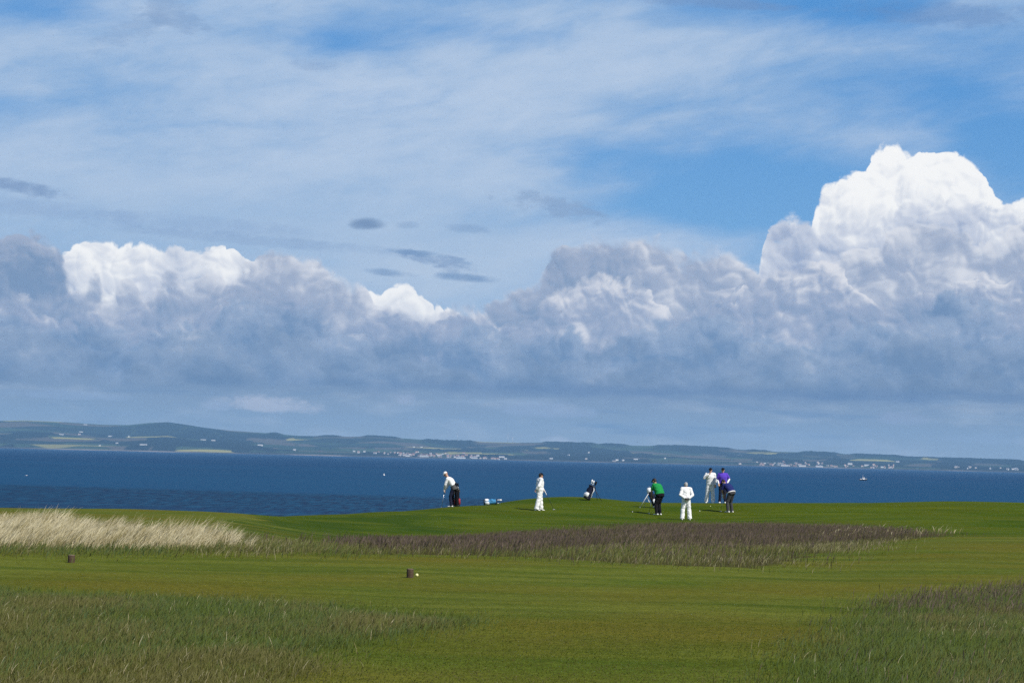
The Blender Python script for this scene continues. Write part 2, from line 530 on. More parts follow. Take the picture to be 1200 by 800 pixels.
PROF = {   # pixel column: [(distance, drop below the eye, or image row when > 100)]
    -300: [(34, 1.6), (37, 1.57), (43, 606), (55, 601), (75, 590), (90, 3.4)],
    0: [(34, 1.6), (37, 1.57), (43, 611), (55, 604), (76, 594.5), (92, 3.3)],
    150: [(34.5, 1.6), (37, 1.57), (43, 615), (55, 608), (78, 596.5), (95, 3.3)],
    285: [(36, 1.6), (44, 622), (60, 613), (82, 599.5), (98, 3.3)],
    345: [(37, 1.62), (50, 632), (62, 626), (75, 615), (90, 601.5), (104, 3.3)],
    450: [(36, 1.62), (55, 637), (72, 628.5), (82, 612), (96.8, 593.5), (106.4, 3.2)],
    530: [(36, 1.63), (60, 634.5), (76, 627), (86, 612), (98, 596), (104, 589), (113.6, 3.2)],
    620: [(37, 1.66), (60, 633.5), (80, 621), (95, 606), (101.6, 598), (107, 586), (111.8, 581.5), (122, 3.4)],
    690: [(37, 1.68), (60, 634), (84, 616), (98, 603), (105.2, 590), (112.4, 579.5), (122, 3.2)],
    740: [(37, 1.68), (60, 633), (84, 616), (96.8, 609), (102.8, 600), (110, 586), (118.4, 3.1)],
    800: [(36, 1.66), (60, 632), (85, 617), (95, 613), (99.2, 609), (102.8, 600), (108.8, 586.5), (118.4, 3.1)],
    900: [(40, 1.7), (60, 635), (85, 618), (95, 612), (104, 597), (111.2, 585.5), (120.8, 3.1)],
    1000: [(45, 1.75), (60, 637), (80, 622), (92, 613), (104, 597), (113, 584.5), (123.2, 3.0)],
    1100: [(45, 1.62), (55, 627.5), (66, 2.3), (80, 626), (92, 612), (104, 597), (113.6, 585), (124.4, 2.9)],
    1200: [(45, 1.60), (56, 627), (67, 2.25), (80, 626), (95, 611), (105.2, 597), (114.8, 587), (125.6, 2.9)],
    1500: [(45, 1.60), (58, 634), (70, 2.3), (84, 631), (96.8, 617), (105.2, 603), (114.8, 594), (125.6, 2.9)],
}
TD = np.arange(0, 300.1, 0.5)
TU = np.linspace(-0.42, 0.42, 337)
_cols, _us = [], []
for _px in sorted(PROF):
    pts = [(0, 1.6), (12, 1.6), (24, 1.6)]
    for d, v in PROF[_px]:
        pts.append((d, v if v < 100 else _y(_px, d, v)))
    d1, h1 = pts[-1]
    pts += [(d1 + 14, h1 + 2.6), (d1 + 34, 11.2), (d1 + 50, 13.0), (400, 14.0)]
    _cols.append(np.interp(TD, [p[0] for p in pts], [p[1] for p in pts]))
    _r = ray(_px, 620)
    _us.append(_r.x / _r.y)
_cols = np.array(_cols)
TAB = np.array([np.interp(TU, _us, _cols[:, k]) for k in range(len(TD))]).T      # (u, d)


def _gs(a, sig, axis):
    n = int(sig * 3)
    k = np.exp(-0.5 * (np.arange(-n, n + 1) / sig) ** 2)
    k /= k.sum()
    return np.apply_along_axis(lambda v: np.convolve(np.pad(v, n, mode='edge'), k, 'valid'), axis, a)


TAB = _gs(_gs(TAB, 3.2, 1), 5.0, 0)


def drop(X, Y):
    X, Y = np.asarray(X, float), np.asarray(Y, float)
    yy = np.maximum(Y, 1.0)
    u = np.clip(X / np.maximum(yy, 25.0), TU[0], TU[-1])
    fu = (u - TU[0]) / (TU[1] - TU[0])
    fd = np.clip(yy / 0.5, 0, len(TD) - 1.001)
    iu = np.clip(fu.astype(int), 0, len(TU) - 2)
    idd = fd.astype(int)
    a, b = fu - iu, fd - idd
    t = TAB[iu, idd] * (1 - a) * (1 - b) + TAB[iu + 1, idd] * a * (1 - b) + TAB[iu, idd + 1] * (1 - a) * b + TAB[iu + 1, idd + 1] * a * b
    return t


def ground_z(X, Y):
    X, Y = np.asarray(X, float), np.asarray(Y, float)
    n = (vnoise(X * 0.16 + 40, Y * 0.16 + 40, 3) - 0.5) * 0.10 + (vnoise(X * 0.9, Y * 0.9, 2) - 0.5) * 0.018
    far = (vnoise(X * 0.045 + 9, Y * 0.17 + 31, 2) - 0.5) * 0.30 * ss(60, 84, Y)
    return EYE_Z - drop(X, Y) + n * ss(8, 20, Y) + far


def at(px, py, off=0.0):
    """World point where the view ray through a pixel meets the ground."""
    r = ray(px, py)
    t = np.arange(10.0, 150.0, 0.05)
    X, Y, Z = r.x / r.y * t, t, EYE_Z + r.z / r.y * t
    g = ground_z(X, Y)
    k = np.argmax(Z <= g) if np.any(Z <= g) else np.argmin(Z - g)
    return Vector((X[k], Y[k], float(g[k]) + off))


def on_ground(x, y):
    return Vector((x, y, float(ground_z(x, y))))


def flat_xy(px, py, h=1.6):     # ground point in the level foreground
    r = ray(px, py)
    k = -h / r.z
    return (r.x * k, r.y * k)


def inside(poly, X, Y):
    c = np.zeros(np.shape(X), bool)
    n = len(poly)
    for i in range(n):
        x0, y0 = poly[i]
        x1, y1 = poly[(i + 1) % n]
        if y0 == y1:
            continue
        hit = ((y0 > Y) != (y1 > Y)) & (X < (x1 - x0) * (Y - y0) / (y1 - y0) + x0)
        c ^= hit
    return c


def poly_px(pts):
    return [tuple(at(*p)[:2]) for p in pts]


# patches of longer grass and the mound's painted shade, as outlines on the ground
LEFT_ROUGH = [flat_xy(*p) for p in [(-160, 690), (0, 696), (120, 701), (260, 706), (390, 710), (480, 716), (530, 726), (525, 740), (470, 750), (400, 758), (345, 782), (310, 800), (290, 830), (250, 900), (-400, 900)]]
RIGHT_ROUGH = [flat_xy(*p) for p in [(1400, 680), (1200, 690), (1100, 697), (1045, 706), (1015, 724), (985, 748), (950, 770), (925, 800), (900, 850), (880, 900), (1500, 900)]]
PALE_ZONE = poly_px([(-330, 641), (0, 642), (120, 644), (230, 643), (284, 642), (287, 639), (258, 634), (205, 629), (150, 625), (100, 620), (60, 616), (0, 615), (-330, 614)])
_band = [(255, 643), (400, 648), (520, 650), (600, 651), (700, 657), (800, 664), (880, 664), (940, 654), (990, 643), (1050, 632), (1100, 628), (1105, 626), (1060, 623), (1000, 619),
         (900, 617), (850, 617), (800, 618), (720, 622), (640, 626), (570, 631), (480, 636), (420, 639), (330, 640), (285, 641)]
BAND_ZONE = poly_px(_band)
FLANK_SHADE = poly_px([(255, 610), (330, 606), (430, 603), (505, 601), (548, 606), (556, 614), (530, 624), (470, 632), (380, 636), (290, 638)])  # shaded flank of the mound, painted in as darker green


def soft_inside(poly, X, Y, w):
    """Inside test with a ragged edge about w metres wide."""
    jx = (vnoise(X * 1.3 + 3, Y * 1.3, 3) - 0.5) * 2 * w
    jy = (vnoise(X * 1.3 + 70, Y * 1.3 + 9, 3) - 0.5) * 2 * w * 2
    return inside(poly, X + jx, Y + jy)


# ---------------------------------------------------------------- ground sheet
def build_ground():
    ys = np.concatenate([[-3000, -1200, -500, -250, -150], np.arange(-100, 10, 5.0), np.arange(10, 50, 0.22), np.arange(50, 150, 0.4), np.arange(150, 300, 4.0), [310, 340]])
    xr = np.concatenate([np.arange(0, 14, 0.22), np.arange(14, 42, 0.4), np.arange(42, 90, 2.0), [100, 120, 150, 200, 300, 500, 1000, 3000]])
    xs = np.concatenate([-xr[:0:-1], xr])
    X, Y = np.meshgrid(xs, ys)
    Z = ground_z(X, Y)
    V = np.stack([X, Y, Z], -1).reshape(-1, 3)
    me = np_mesh('ground', V, [grid_faces(len(ys), len(xs))])
    x, y = V[:, 0], V[:, 1]
    rough = np.where(soft_inside(LEFT_ROUGH, x, y, 0.25) | soft_inside(RIGHT_ROUGH, x, y, 0.25), 1.0, 0.0)
    band = np.where(soft_inside(BAND_ZONE, x, y, 0.5), 1.0, 0.0)
    pale = np.where(soft_inside(PALE_ZONE, x, y, 0.25), 1.0, 0.0)
    u = x / np.maximum(y, 5)
    px = 600 + 2500 * u
    edge = np.interp(px, [-300, 340, 420, 520, 640, 800, 900, 1060, 1100, 1500], [200, 70, 66, 72, 78, 90, 92, 84, 60, 60])
    green = ss(-3, 3, y - edge)
    shade_w = np.where(soft_inside(FLANK_SHADE, x, y, 1.2), 1.0, 0.0).astype(np.float32)
    me.attributes.new('flank_shade', 'FLOAT', 'POINT').data.foreach_set('value', shade_w)
    col = np.stack([rough, band, green, pale], -1).astype(np.float32)
    a = me.color_attributes.new('zone', 'FLOAT_COLOR', 'POINT')
    a.data.foreach_set('color', col.ravel())
    m = bpy.data.materials.new('mown_turf')
    m.use_nodes = True
    t = NT(m.node_tree)
    bs = m.node_tree.nodes['Principled BSDF']
    bs.inputs['Roughness'].default_value = 0.9
    bs.inputs['Specular IOR Level'].default_value = 0.03
    geo = t.node('ShaderNodeNewGeometry')
    P = S(t, geo.outputs['Position'])
    at_ = t.node('ShaderNodeAttribute', attribute_name='zone')
    zr, zb, zg = t.sep(S(t, at_.outputs['Color']))
    zp = S(t, at_.outputs['Alpha'])
    big = t.noise(P, 0.22, 4.0, 0.55)
    streak = t.noise(t.vec('MULTIPLY', P, (0.20, 1.0, 0.5)), 1.0, 7.0, 0.66)
    fine = t.noise(P, 9.0, 5.0, 0.7)
    tuft = t.noise(P, 46.0, 3.0, 0.7)
    fair = t.mix(t.lin(streak, 0.34, 0.66), (0.058, 0.083, 0.008), (0.124, 0.136, 0.020))
    wide = t.noise(t.vec('MULTIPLY', P, (0.13, 0.10, 0.0)), 1.0, 3.0, 0.55)
    fair = t.mix(t.lin(wide, 0.50, 0.66) * 0.55, fair, (0.060, 0.098, 0.008))
    fair = t.mix(t.lin(big, 0.46, 0.66) * 0.75, fair, (0.112, 0.098, 0.012))
    grn = t.mix(t.lin(streak, 0.32, 0.66), (0.036, 0.068, 0.003), (0.082, 0.106, 0.008))
    grn = t.mix(t.lin(t.noise(t.vec('MULTIPLY', P, (0.10, 0.16, 0.0)), 1.0, 3.0, 0.5), 0.52, 0.64) * 0.6, grn, (0.026, 0.060, 0.001))
    grn = t.mix(t.lin(big, 0.45, 0.75) * 0.4, grn, (0.090, 0.084, 0.005))
    c = t.mix(zg, fair, grn)
    sm = t.node('ShaderNodeAttribute', attribute_name='flank_shade')
    c = t.mix(S(t, sm.outputs['Fac']) * t.lin(t.noise(P, 0.35, 4.0, 0.6), 0.36, 0.58) * 0.8, c, (0.026, 0.056, 0.004))  # shade of the mound's flank mixed into the turf colour
    c = t.mix(zr, c, t.mix(t.lin(big, 0.4, 0.6), (0.044, 0.056, 0.006), (0.066, 0.062, 0.010)))
    c = t.mix(zb, c, (0.054, 0.050, 0.016))
    c = t.mix(zp, c, (0.085, 0.080, 0.030))
    c = t.mult(c, t.mix(t.lin(fine, 0.25, 0.75), (0.66, 0.68, 0.62), (1.34, 1.32, 1.3)))
    c = t.mult(c, t.mix(t.lin(tuft, 0.25, 0.75), (0.58, 0.58, 0.55), (1.42, 1.42, 1.40)))
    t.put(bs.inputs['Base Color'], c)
    bp = t.node('ShaderNodeBump')
    bp.inputs['Strength'].default_value = 0.55
    bp.inputs['Distance'].default_value = 0.03
    t.put(bp.inputs['Height'], fine + tuft * 0.5 + streak * 0.6)
    m.node_tree.links.new(bp.outputs[0], bs.inputs['Normal'])
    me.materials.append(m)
    o = link(bpy.data.objects.new('ground', me))
    tag(o, kind='structure')


build_ground()


# ---------------------------------------------------------------- sea
def build_sea():
    ys = np.concatenate([[-4000, 0], np.arange(100, 1500, 100.0), np.arange(1500, 30001, 1500.0)])
    xs = np.concatenate([[-16000, -8000, -4000], np.arange(-3000, 3001, 500.0), [4000, 8000, 16000]])
    X, Y = np.meshgrid(xs, ys)
    me = np_mesh('sea', np.stack([X, Y, X * 0], -1).reshape(-1, 3), [grid_faces(len(ys), len(xs))])
    m = bpy.data.materials.new('sea_water')
    m.use_nodes = True
    t = NT(m.node_tree)
    bs = m.node_tree.nodes['Principled BSDF']
    geo = t.node('ShaderNodeNewGeometry')
    P = S(t, geo.outputs['Position'])
    px, py, pz = t.sep(P)
    wind = t.noise(t.vec('MULTIPLY', P, (0.0012, 0.004, 1.0)), 1.0, 4.0, 0.6)
    chop = t.noise(t.vec('MULTIPLY', P, (0.55, 0.055, 1.0)), 1.0, 4.0, 0.65)
    swell = t.noise(t.vec('MULTIPLY', P, (0.008, 0.10, 1.0)), 1.0, 3.0, 0.6)
    lines = t.noise(t.vec('MULTIPLY', P, (0.0035, 0.035, 1.0)), 1.0, 3.0, 0.55)
    # the line where the inshore chop begins, running across the view
    front = t.step(py + px * 0.28 + (wind - 0.5) * 60.0, 655.0, 600.0)
    far_c = t.mix(t.lin(wind, 0.35, 0.65), (0.0005, 0.036, 0.104), (0.0010, 0.045, 0.120))
    near_c = t.mix(t.lin(chop, 0.36, 0.64), (0.0002, 0.012, 0.046), (0.003, 0.054, 0.118))
    near_c = t.mix(t.lin(swell, 0.58, 0.70) * 0.35, near_c, (0.020, 0.090, 0.165))
    near_c = t.mix(t.lin(lines, 0.60, 0.66) * 0.55, near_c, (0.002, 0.024, 0.075))
    mid_c = t.mix(t.lin(chop, 0.3, 0.7) * t.lin(py, 2600.0, 700.0), far_c, (0.004, 0.062, 0.138))
    c = t.mix(front, mid_c, near_c)
    t.put(bs.inputs['Base Color'], c)
    bs.inputs['Roughness'].default_value = 0.5
    bs.inputs['Specular IOR Level'].default_value = 0.04
    bs.inputs['IOR'].default_value = 1.33
    bp = t.node('ShaderNodeBump')
    bp.inputs['Strength'].default_value = 0.6
    bp.inputs['Distance'].default_value = 0.5
    t.put(bp.inputs['Height'], chop + swell * 2.0)
    m.node_tree.links.new(bp.outputs[0], bs.inputs['Normal'])
    me.materials.append(m)
    tag(link(bpy.data.objects.new('sea', me)), kind='structure')


build_sea()

# ---------------------------------------------------------------- the far shore
RIDGE = [(-200, 494), (0, 493), (30, 492.5), (75, 494.5), (120, 497.5), (150, 498), (175, 495.5), (197, 494.5), (215, 497), (240, 501), (270, 504.5), (300, 506.5), (350, 510.5),
         (400, 511.5), (440, 511.5), (480, 514), (520, 517), (560, 517.5), (600, 518.5), (640, 518.5), (670, 519.5), (700, 520), (740, 522), (800, 523), (850, 525.5), (900, 529),
         (950, 530), (975, 531), (1000, 532.5), (1050, 534.5), (1080, 536.5), (1130, 538), (1200, 540), (1400, 545)]
D0, D1 = 14800.0, 19500.0
_rx = [(lambda r: r.x / r.y)(ray(x, y)) for x, y in RIDGE]
_rz = [(lambda r: r.z / r.y)(ray(x, y)) * D1 + EYE_Z for x, y in RIDGE]


def far_wood(X, Y):
    n = vnoise(X / 420.0 + 9, Y / 900.0 + 2, 4, 0.55)
    u = X / Y
    px = 600 + 2500 * u
    top = ss(0.86, 0.95, (Y - D0) / (D1 - D0))
    belt = np.zeros_like(px)
    for a, b in ((378, 402), (428, 470), (500, 560), (640, 700), (708, 738), (770, 860), (880, 905), (942, 985), (1000, 1060), (1078, 1130), (1150, 1200), (318, 332)):
        belt = np.maximum(belt, ss(a - 6, a + 6, px) * ss(b + 6, b - 6, px))
    return np.clip(ss(0.535, 0.56, n) * (1 - top) + belt * top, 0, 1)


def far_z(X, Y):
    u = X / Y
    t = np.clip((Y - D0) / (D1 - D0), 0, 1.3)
    ridge = np.interp(u, _rx, _rz)
    n = vnoise(X / 1500.0 + 5, Y / 1500.0 + 3, 4) - 0.5
    tt = np.minimum(t, 1.0)
    s = 0.10 * ss(0, 0.04, tt) + 0.90 * (0.45 * tt + 0.55 * tt * tt)
    z = ridge * s * (1 + 1.1 * n * ss(0.02, 0.3, tt) * ss(1.0, 0.75, tt)) + 1.0
    z = z - np.maximum(t - 1.0, 0) * 500.0
    w = far_wood(X, Y)
    return z + w * (9.0 + 7.0 * vnoise(X / 26.0, Y / 60.0, 2)) * ss(0.02, 0.06, tt) - 6.0 * ss(0.008, 0.0, tt)


def build_far():
    us = np.linspace(-0.34, 0.36, 1750)
    ts = np.concatenate([np.linspace(-0.004, 0.06, 14), np.linspace(0.07, 1.0, 110), np.linspace(1.02, 1.2, 8)])
    U, T = np.meshgrid(us, ts)
    Y = D0 + T * (D1 - D0)
    X = U * Y
    Z = far_z(X, Y)
    me = np_mesh('far_coast', np.stack([X, Y, Z], -1).reshape(-1, 3), [grid_faces(len(ts), len(us))])
    a = me.attributes.new('wood', 'FLOAT', 'POINT')
    a.data.foreach_set('value', far_wood(X, Y).ravel().astype(np.float32))
    m = bpy.data.materials.new('far_fields')
    m.use_nodes = True
    t = NT(m.node_tree)
    bs = m.node_tree.nodes['Principled BSDF']
    bs.inputs['Roughness'].default_value = 1.0
    bs.inputs['Specular IOR Level'].default_value = 0.0
    geo = t.node('ShaderNodeNewGeometry')
    P = S(t, geo.outputs['Position'])
    px, py, pz = t.sep(P)
    pw = t.vec('ADD', P, t.vec('SCALE', t.vec('SUBTRACT', t.noise(P, 0.002, 2.0, 0.5, color=True), (0.5, 0.5, 0.5)), scale=160.0))
    q = t.vec('MULTIPLY', pw, (0.0022, 0.0030, 0.0))
    cell = t.voronoi(q, 1.0, dims='2D', out='Color')
    r, g, b = t.sep(cell)
    c = t.mix(r, (0.014, 0.032, 0.020), (0.048, 0.076, 0.034))
    c = t.mix(t.step(g, 0.70, 0.72), c, (0.090, 0.074, 0.055))
    c = t.mix(t.step(g, 0.30, 0.28), c, (0.010, 0.018, 0.014))
    c = t.mix(t.step(b, 0.935, 0.94), c, (0.30, 0.27, 0.08))
    edge = t.voronoi(q, 1.0, dims='2D', feature='DISTANCE_TO_EDGE')
    c = t.mix(t.step(edge, 0.05, 0.02) * 0.7, c, (0.03, 0.045, 0.02))
    w = t.node('ShaderNodeAttribute', attribute_name='wood')
    c = t.mix(S(t, w.outputs['Fac']), c, (0.005, 0.010, 0.008))
    # shore: sand and rock
    sh = t.noise(t.vec('MULTIPLY', P, (0.0022, 0.01, 0.0)), 1.0, 4.0, 0.6)
    c = t.mix(t.step(pz + (sh - 0.5) * 10.0, 11.0, 6.0), c, t.mix(t.step(sh, 0.46, 0.66), (0.045, 0.042, 0.040), (0.24, 0.20, 0.17)))
    t.put(bs.inputs['Base Color'], c)
    me.materials.append(m)
    tag(link(bpy.data.objects.new('far_coast', me)), kind='structure')


build_far()


# ---------------------------------------------------------------- air
def build_haze():
    bm = bmesh.new()
    x, y0, y1, z0, z1 = 14500.0, -3500.0, 24000.0, -30.0, 420.0
    bmesh.ops.create_cube(bm, size=1.0, matrix=Matrix.Translation((0, (y0 + y1) / 2, (z0 + z1) / 2)) @ Matrix.Diagonal((2 * x, y1 - y0, z1 - z0, 1)))
    me = bpy.data.meshes.new('haze')
    bm.to_mesh(me)
    bm.free()
    m = bpy.data.materials.new('haze')
    m.use_nodes = True
    nt = m.node_tree
    nt.nodes.clear()
    out = nt.nodes.new('ShaderNodeOutputMaterial')
    v = nt.nodes.new('ShaderNodeVolumePrincipled')
    v.inputs['Color'].default_value = (0.36, 0.65, 0.96, 1)
    v.inputs['Density'].default_value = 3.4e-5
    nt.links.new(v.outputs[0], out.inputs['Volume'])
    me.materials.append(m)
    o = link(bpy.data.objects.new('haze', me))
    o.visible_shadow = True
    tag(o, kind='stuff')


build_haze()

# ---------------------------------------------------------------- grass
def grass_mat(name, ramps, trans=0.25, rough=0.7):
    """ramps: (root colour, tip colour) pairs picked by each blade's own tint."""
    m = bpy.data.materials.new(name)
    m.use_nodes = True
    t = NT(m.node_tree)
    bs = m.node_tree.nodes['Principled BSDF']
    bs.inputs['Roughness'].default_value = rough
    bs.inputs['Specular IOR Level'].default_value = 0.06
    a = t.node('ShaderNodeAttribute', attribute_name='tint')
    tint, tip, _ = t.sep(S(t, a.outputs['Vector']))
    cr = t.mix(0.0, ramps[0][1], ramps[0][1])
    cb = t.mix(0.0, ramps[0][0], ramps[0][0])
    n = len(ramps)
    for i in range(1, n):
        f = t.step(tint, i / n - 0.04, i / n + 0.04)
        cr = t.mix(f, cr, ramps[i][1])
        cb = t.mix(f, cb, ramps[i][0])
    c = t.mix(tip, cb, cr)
    t.put(bs.inputs['Base Color'], c)
    geo = t.node('ShaderNodeNewGeometry')
    nrm = t.vec('NORMALIZE', t.vec('ADD', t.vec('SCALE', S(t, geo.outputs['Normal']), scale=0.45), (0.0, -0.15, 0.75)))
    t.put(bs.inputs['Normal'], nrm)
    tr = t.node('ShaderNodeBsdfTranslucent')
    t.put(tr.inputs['Color'], c)
    mx = t.node('ShaderNodeMixShader')
    mx.inputs[0].default_value = trans
    m.node_tree.links.new(bs.outputs[0], mx.inputs[1])
    m.node_tree.links.new(tr.outputs[0], mx.inputs[2])
    m.node_tree.links.new(mx.outputs[0], m.node_tree.nodes['Material Output'].inputs[0])
    return m


def blades(name, X, Y, H, W, m, tint, lean=(0.25, 0.0), spread=0.35, head=0.0, label=None):
    """One mesh of single blades. lean: mean tilt (sideways, away) per unit height; head: extra width near the top."""
    n = len(X)
    Z = ground_z(X, Y) - 0.01
    ang = rng.uniform(0, 2 * np.pi, n)
    wx, wy = np.cos(ang) * W / 2, np.sin(ang) * W / 2 * 0.6
    lx = (lean[0] + rng.normal(0, spread, n)) * H
    ly = (lean[1] + rng.normal(0, spread, n)) * H
    levels = [(0.0, 1.0), (0.45, 0.85 if not head else 0.5), (0.78, 0.5 if not head else head), (1.0, 0.0)]
    V, T = [], []
    for f, wf in levels:
        b = f ** 1.7
        hz = Z + H * f * np.sqrt(np.maximum(0.1, 1 - 0.35 * b * np.minimum((lx / H) ** 2 + (ly / H) ** 2, 1.5)))
        cx, cy = X + lx * b, Y + ly * b
        if wf > 0:
            V.append(np.stack([cx - wx * wf, cy - wy * wf, hz], -1))
            V.append(np.stack([cx + wx * wf, cy + wy * wf, hz], -1))
            T += [f, f]
        else:
            V.append(np.stack([cx, cy, hz], -1))
            T.append(f)
    k = len(V)
    verts = np.stack(V, 1).reshape(-1, 3)
    base = np.arange(n)[:, None] * k
    quads = np.concatenate([base + np.array([[0, 1, 3, 2]]), base + np.array([[2, 3, 5, 4]])])
    tris = base + np.array([[4, 5, 6]])
    me = np_mesh(name, verts, [quads, tris], smooth=False)
    at_ = me.attributes.new('tint', 'FLOAT_VECTOR', 'POINT')
    tv = np.zeros((n, k, 3), np.float32)
    tv[:, :, 0] = np.clip(tint, 0.0, 0.999)[:, None]
    tv[:, :, 1] = np.array(T)[None, :]
    at_.data.foreach_set('vector', tv.ravel())
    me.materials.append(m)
    o = link(bpy.data.objects.new(name, me))
    return tag(o, label, None, None, 'stuff')


def scatter(poly, density, w=0.25, dens=None, ylim=(9.0, 140.0), xlim=None):
    P = np.array(poly)
    x0, y0 = P.min(0) - w * 2
    x1, y1 = P.max(0) + w * 3
    y0, y1 = max(y0, ylim[0]), min(y1, ylim[1])
    if xlim:
        x0, x1 = max(x0, xlim[0]), min(x1, xlim[1])
    n = int((x1 - x0) * (y1 - y0) * density)
    X, Y = rng.uniform(x0, x1, n), rng.uniform(y0, y1, n)
    k = soft_inside(poly, X + rng.normal(0, w * 0.8, n), Y + rng.normal(0, w * 1.8, n), w) & (np.abs(X / Y) < 0.42)
    X, Y = X[k], Y[k]
    if dens is not None:
        k = rng.random(len(X)) < dens(X, Y)
        X, Y = X[k], Y[k]
    return X, Y


def build_grass():
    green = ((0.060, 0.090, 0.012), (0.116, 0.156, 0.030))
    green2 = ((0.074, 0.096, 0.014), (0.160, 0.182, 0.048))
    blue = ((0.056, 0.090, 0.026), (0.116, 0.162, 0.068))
    olive = ((0.080, 0.082, 0.018), (0.182, 0.172, 0.064))
    straw = ((0.15, 0.13, 0.06), (0.46, 0.42, 0.26))
    pale = ((0.21, 0.175, 0.08), (0.74, 0.66, 0.43))
    purple = ((0.056, 0.050, 0.024), (0.118, 0.088, 0.076))
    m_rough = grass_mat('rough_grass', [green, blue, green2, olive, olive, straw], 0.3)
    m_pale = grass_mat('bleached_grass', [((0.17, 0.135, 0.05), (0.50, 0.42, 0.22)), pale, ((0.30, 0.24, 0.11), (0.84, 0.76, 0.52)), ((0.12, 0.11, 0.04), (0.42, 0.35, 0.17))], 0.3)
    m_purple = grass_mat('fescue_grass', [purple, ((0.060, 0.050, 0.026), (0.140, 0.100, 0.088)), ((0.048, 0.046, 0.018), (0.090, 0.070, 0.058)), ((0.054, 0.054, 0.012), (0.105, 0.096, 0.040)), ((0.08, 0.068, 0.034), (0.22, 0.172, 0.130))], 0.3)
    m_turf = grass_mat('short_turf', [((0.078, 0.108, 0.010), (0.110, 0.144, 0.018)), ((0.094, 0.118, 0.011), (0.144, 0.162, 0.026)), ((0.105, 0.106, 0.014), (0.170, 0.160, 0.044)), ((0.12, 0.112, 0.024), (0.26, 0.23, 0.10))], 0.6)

    # rough at the lower left
    def tint_rough(X, Y, dry):
        big = vnoise(X * 0.9 + 5, Y * 0.5 + 2, 3)
        sm = rng.random(len(X))
        return np.clip(0.15 + (big - 0.5) * 1.5 + dry + (sm - 0.5) * 0.6, 0, 0.80) + (rng.random(len(X)) > 0.965) * 0.2
    X, Y = scatter(LEFT_ROUGH, 2100, 0.32)
    d = ss(23.5, 19.5, Y)
    H = rng.uniform(0.035, 0.10, len(X)) * (0.55 + 0.9 * vnoise(X * 1.4, Y * 1.4, 2))
    blades('rough_grass', X, Y, H, rng.uniform(0.003, 0.007, len(X)), m_rough, tint_rough(X, Y, 0.24 * d), (0.30, 0.0), 0.40)
    # rough at the lower right
    X, Y = scatter(RIGHT_ROUGH, 2100, 0.34)
    d = ss(18.0, 25.0, Y)
    H = rng.uniform(0.04, 0.11, len(X)) * (0.55 + 0.9 * vnoise(X * 1.4, Y * 1.4, 2))
    blades('rough_grass', X, Y, H, rng.uniform(0.003, 0.007, len(X)), m_rough, tint_rough(X, Y, 0.02 + 0.26 * d), (0.28, 0.0), 0.40)
    # purple seed heads at the far edge of the right-hand rough
    X, Y = scatter(RIGHT_ROUGH, 260, 0.25, lambda x, y: ss(22.0, 26.0, y + (vnoise(x * 0.8, y * 0.8, 2) - 0.5) * 4) * 0.8 + 0.03)
    blades('seeding_grass', X, Y, rng.uniform(0.10, 0.21, len(X)), rng.uniform(0.004, 0.008, len(X)), m_purple, rng.random(len(X)), (0.25, 0.0), 0.22, head=1.1)
    # sparse pale stalks in both
    for poly in (LEFT_ROUGH, RIGHT_ROUGH):
        X, Y = scatter(poly, 30, 0.3, lambda x, y: ss(0.45, 0.65, vnoise(x * 0.8 + 30, y * 0.8, 2)) + 0.15)
        blades('dry_stalks', X, Y, rng.uniform(0.05, 0.12, len(X)), rng.uniform(0.003, 0.005, len(X)), m_pale, rng.random(len(X)), (0.28, 0.0), 0.35)

    # bleached grass on the bank at the left
    cx, cy = scatter(PALE_ZONE, 36, 0.2)
    nb = 22
    n = len(cx) * nb
    X = np.repeat(cx, nb) + rng.normal(0, 0.05, n)
    Y = np.repeat(cy, nb) + rng.normal(0, 0.08, n)
    ch = np.repeat(rng.uniform(0.5, 1.15, len(cx)) * (0.55 + 0.75 * vnoise(cx * 0.9 + 8, cy * 0.5, 3)), nb)
    ct = np.repeat(rng.random(len(cx)), nb)
    H = rng.uniform(0.18, 0.42, n) * ch
    blades('bleached_grass', X, Y, H, rng.uniform(0.006, 0.013, n), m_pale, np.clip(ct * 0.8 + rng.random(n) * 0.25, 0, 0.999), (0.62, 0.0), 0.26)
    X, Y = scatter(PALE_ZONE, 260, 0.4)
    blades('bank_grass', X, Y, rng.uniform(0.07, 0.2, len(X)), rng.uniform(0.006, 0.012, len(X)), m_rough, np.clip(rng.random(len(X)), 0, 0.99), (0.5, 0.0), 0.4)
    # green growth along its foot and round its ends
    foot = poly_px([(-330, 649), (0, 649), (150, 650), (300, 649), (420, 650), (420, 643), (345, 637), (300, 632), (262, 626), (200, 622), (150, 619), (60, 612), (-330, 610), (-330, 640)])
    X, Y = scatter(foot, 420, 0.5)
    k = ~inside(PALE_ZONE, X, Y) | (rng.random(len(X)) < 0.25)
    X, Y = X[k], Y[k]
    big = vnoise(X * 0.5 + 3, Y * 0.3, 3)
    blades('bank_grass', X, Y, rng.uniform(0.05, 0.16, len(X)), rng.uniform(0.006, 0.012, len(X)), m_rough, np.clip(0.1 + big * 0.75 + rng.normal(0, 0.15, len(X)), 0, 0.95), (0.4, 0.0), 0.4)

    # the band of brown-purple fescue
    def band_d(x, y):
        px = 600 + 2500 * x / y
        return np.clip(ss(0.36, 0.54, vnoise(x * 0.5, y * 0.25 + 5, 3)), 0.30, 1) * (0.25 + 0.75 * ss(340, 480, px)) * (0.3 + 0.7 * ss(1120, 980, px))
    def front(x, y):        # 1 where the greener fringe towards the tee grows
        px = 600 + 2500 * x / y
        lim = np.interp(px, [300, 560, 640, 720, 900, 1000, 1100], [38.5, 39, 42, 50, 54, 58, 60])
        return ss(lim + 4, lim - 5, y + (vnoise(x * 0.8, y * 0.5, 3) - 0.5) * 8)
